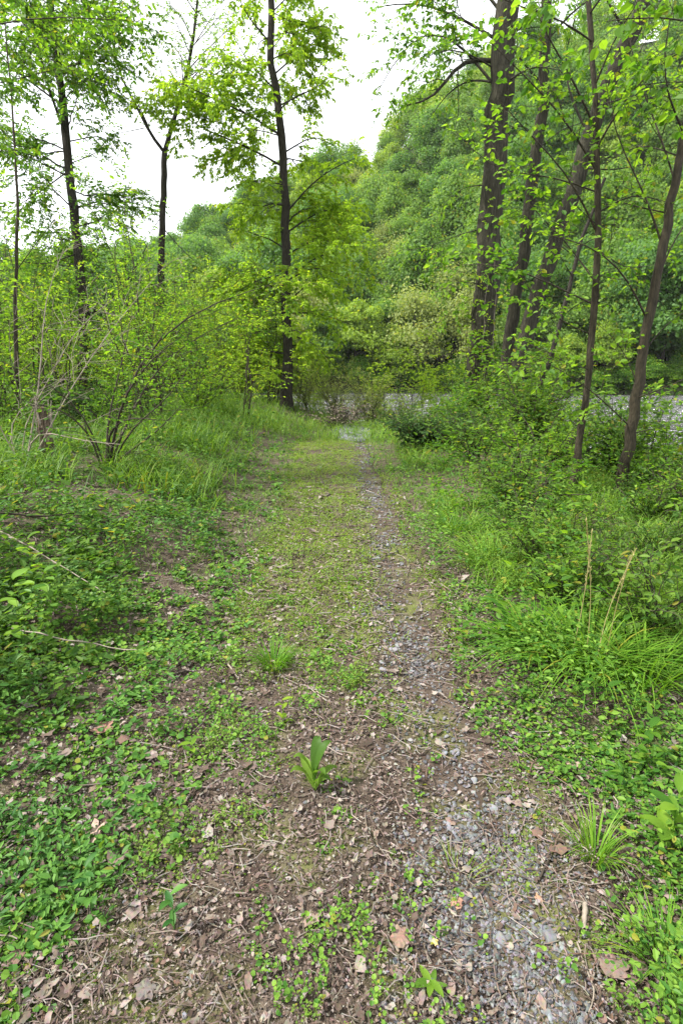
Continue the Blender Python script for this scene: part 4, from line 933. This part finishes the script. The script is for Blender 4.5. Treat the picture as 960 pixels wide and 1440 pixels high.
def weed(px, py, n, L0, asp, label, seed, leaf, name='broadleaf_weed', up=.6, h=.02, shape='lance', per=1):
    """rosette: each leaf a curved blade of six cross sections with a midrib fold"""
    r = np.random.default_rng(seed); p = ground_pt(px, py); z0 = float(H(p[0], p[1])); e = empty(name, (p[0], p[1], z0), label, 'weed')
    for q in range(n):
        az = 6.283 * q / n * (1 if per == 1 else 2.4) + r.uniform(-.3, .3); l = L0 * r.uniform(.7, 1.15); u = up * r.uniform(.5, 1.4); m_ = 8
        t_ = np.linspace(0, 1, m_); wd = l * asp * np.sin(np.pi * np.clip(t_ * .93 + .05, 0, 1)) ** .8 * (1 - .3 * t_) + .0012
        hz = np.array((math.cos(az), math.sin(az), 0)); sd_ = np.array((-math.sin(az), math.cos(az), 0))
        hq = h * q / n * (2 if per > 1 else 1); C = hz * l * (t_[:, None] * (1 - .1 * u)) + np.array((0, 0, 1.)) * (u * l * (t_ - .62 * t_ ** 2) + hq + .004)[:, None]
        rows = [C - sd_ * wd[:, None] * .5 + [0, 0, .18 * l * asp], C, C + sd_ * wd[:, None] * .5 + [0, 0, .18 * l * asp]]
        V = np.stack(rows, 1).reshape(-1, 3); F = [(k_ * 3 + c, k_ * 3 + c + 1, k_ * 3 + c + 4, k_ * 3 + c + 3) for k_ in range(m_ - 1) for c in (0, 1)]
        build('leaf', V, F, leaf, e, rnd=np.full(len(F), r.random()), smooth=True)
    if h > .05:
        V, F = tubes([(smoothpoly([(0, 0, 0), (.004, 0, h), (0, .004, h * 1.4)], 5), radii(.0025, .0012, 5))], 5); build('stem', V, F, leaf, e, rnd=np.full(len(F), .5))
    return e
weed(442, 1118, 8, .115, .36, 'broad leaved dark green weed in the middle of the near path', 501, LF_MID, up=2.3, h=.05, per=2)
weed(398, 1020, 6, .06, .45, 'small yellow green seedling left of the pale curved twig', 502, LF_BRIGHT, 'seedling', up=.7, h=.07, per=2)
weed(606, 1385, 7, .055, .42, 'five leaved light green weed beside the gravel bed', 503, LF_FRESH, up=.5, h=.03)
weed(940, 1195, 12, .10, .5, 'lush broad leaved plant at the lower right edge', 504, LF_FRESH, up=.8, h=.12, per=2)
weed(270, 1065, 6, .055, .5, 'light green weed at the edge of the left creepers', 505, LF_FRESH, up=.5, h=.04, per=2)
weed(35, 920, 12, .10, .62, 'large leaved seedling patch standing at the left edge', 506, LF_CREEP, 'seedling', up=.5, h=.22, per=2)
weed(75, 890, 10, .09, .62, 'large leaved seedling behind the left edge patch', 507, LF_CREEP, 'seedling', up=.5, h=.20, per=2)
weed(50, 830, 10, .09, .5, 'broad leaved plant on the left bank above the seedlings', 508, LF_FRESH, up=.7, h=.18, per=2)
weed(720, 900, 9, .22, .30, 'long ribbed green leaves left of the large grass clump', 509, LF_FRESH, up=1.6, h=.04)
weed(905, 560 + 520, 8, .07, .5, 'leafy weed among creepers under the right grass clump', 510, LF_FRESH, up=.6, h=.1, per=2)
weed(650, 905, 8, .07, .5, 'light green weed at the track edge left of the ribbed leaves', 511, LF_FRESH, up=.5, h=.06, per=2)
weed(130, 1290, 9, .05, .45, 'glossy creeping plant in the bottom left corner', 512, LF_VINCA, up=.6, h=.10, per=2)
weed(245, 1310, 7, .05, .42, 'dark glossy sprout right of the bottom left plant', 513, LF_VINCA, up=.8, h=.08, per=2)
print('objects', len(bpy.data.objects))


# ------------------------------------------------------------------ leafy vine clinging to the big trunk
rng = np.random.default_rng(77)
base = at(668, 590, 13.5); base[2] = float(H(base[0], base[1])); TC = pxline([(668, 590), (675, 480), (685, 330), (695, 220)], 13.5); TC[0] = base; TC = smoothpoly(TC, 30)
e = empty('climbing_vine', base, 'leafy vine with thin stems climbing the lower part of the biggest trunk', 'vine')
LP, LD = [], []
for q in range(9):
    a0 = rng.uniform(3.3, 6.2); n = int(rng.integers(12, 28)); a = a0 + np.cumsum(rng.normal(0, .12, n)); rr = np.interp(np.arange(n), [0, 2, 30], [.42, .33, .26]) + .015
    P = TC[:n] + np.stack([np.cos(a) * rr, np.sin(a) * rr, 0 * a], 1); P[0, 2] -= .1
    polys = []; ramify(P - base, np.linspace(.010, .004, n), rng, 1, polys, LP, LD, .28, .06, .3, 60, .06, .3, .05, .18)
    V, F = tubes(polys, 4); build('stem', V, F, BARK_PALE if q % 3 == 0 else BARK_TWIG, e, smooth=True)
V, F, r = leaves_from(LP, LD, .075, rng, 'wide', .6, .3, .7); build('foliage', V, F, LF_BRIGHT, e, rnd=r)

# ------------------------------------------------------------------ thin air between here and the hill
m, t, o = mat_base('haze_air'); pv = t.nodes.new('ShaderNodeVolumePrincipled'); pv.inputs['Color'].default_value = (.95, .97, 1, 1)
pv.inputs['Density'].default_value = .00012; t.links.new(pv.outputs[0], o.inputs['Volume'])
V = [(a, b_, c) for a in (-310, 310) for b_ in (-210, 910) for c in (-30, 120)]
tag(build('haze', V, [(0, 1, 3, 2), (4, 6, 7, 5), (0, 4, 5, 1), (2, 3, 7, 6), (0, 2, 6, 4), (1, 5, 7, 3)], m), 'faint pale haze between the path and the wooded hill', 'haze', kind='stuff')
S.cycles.volume_bounces = 0
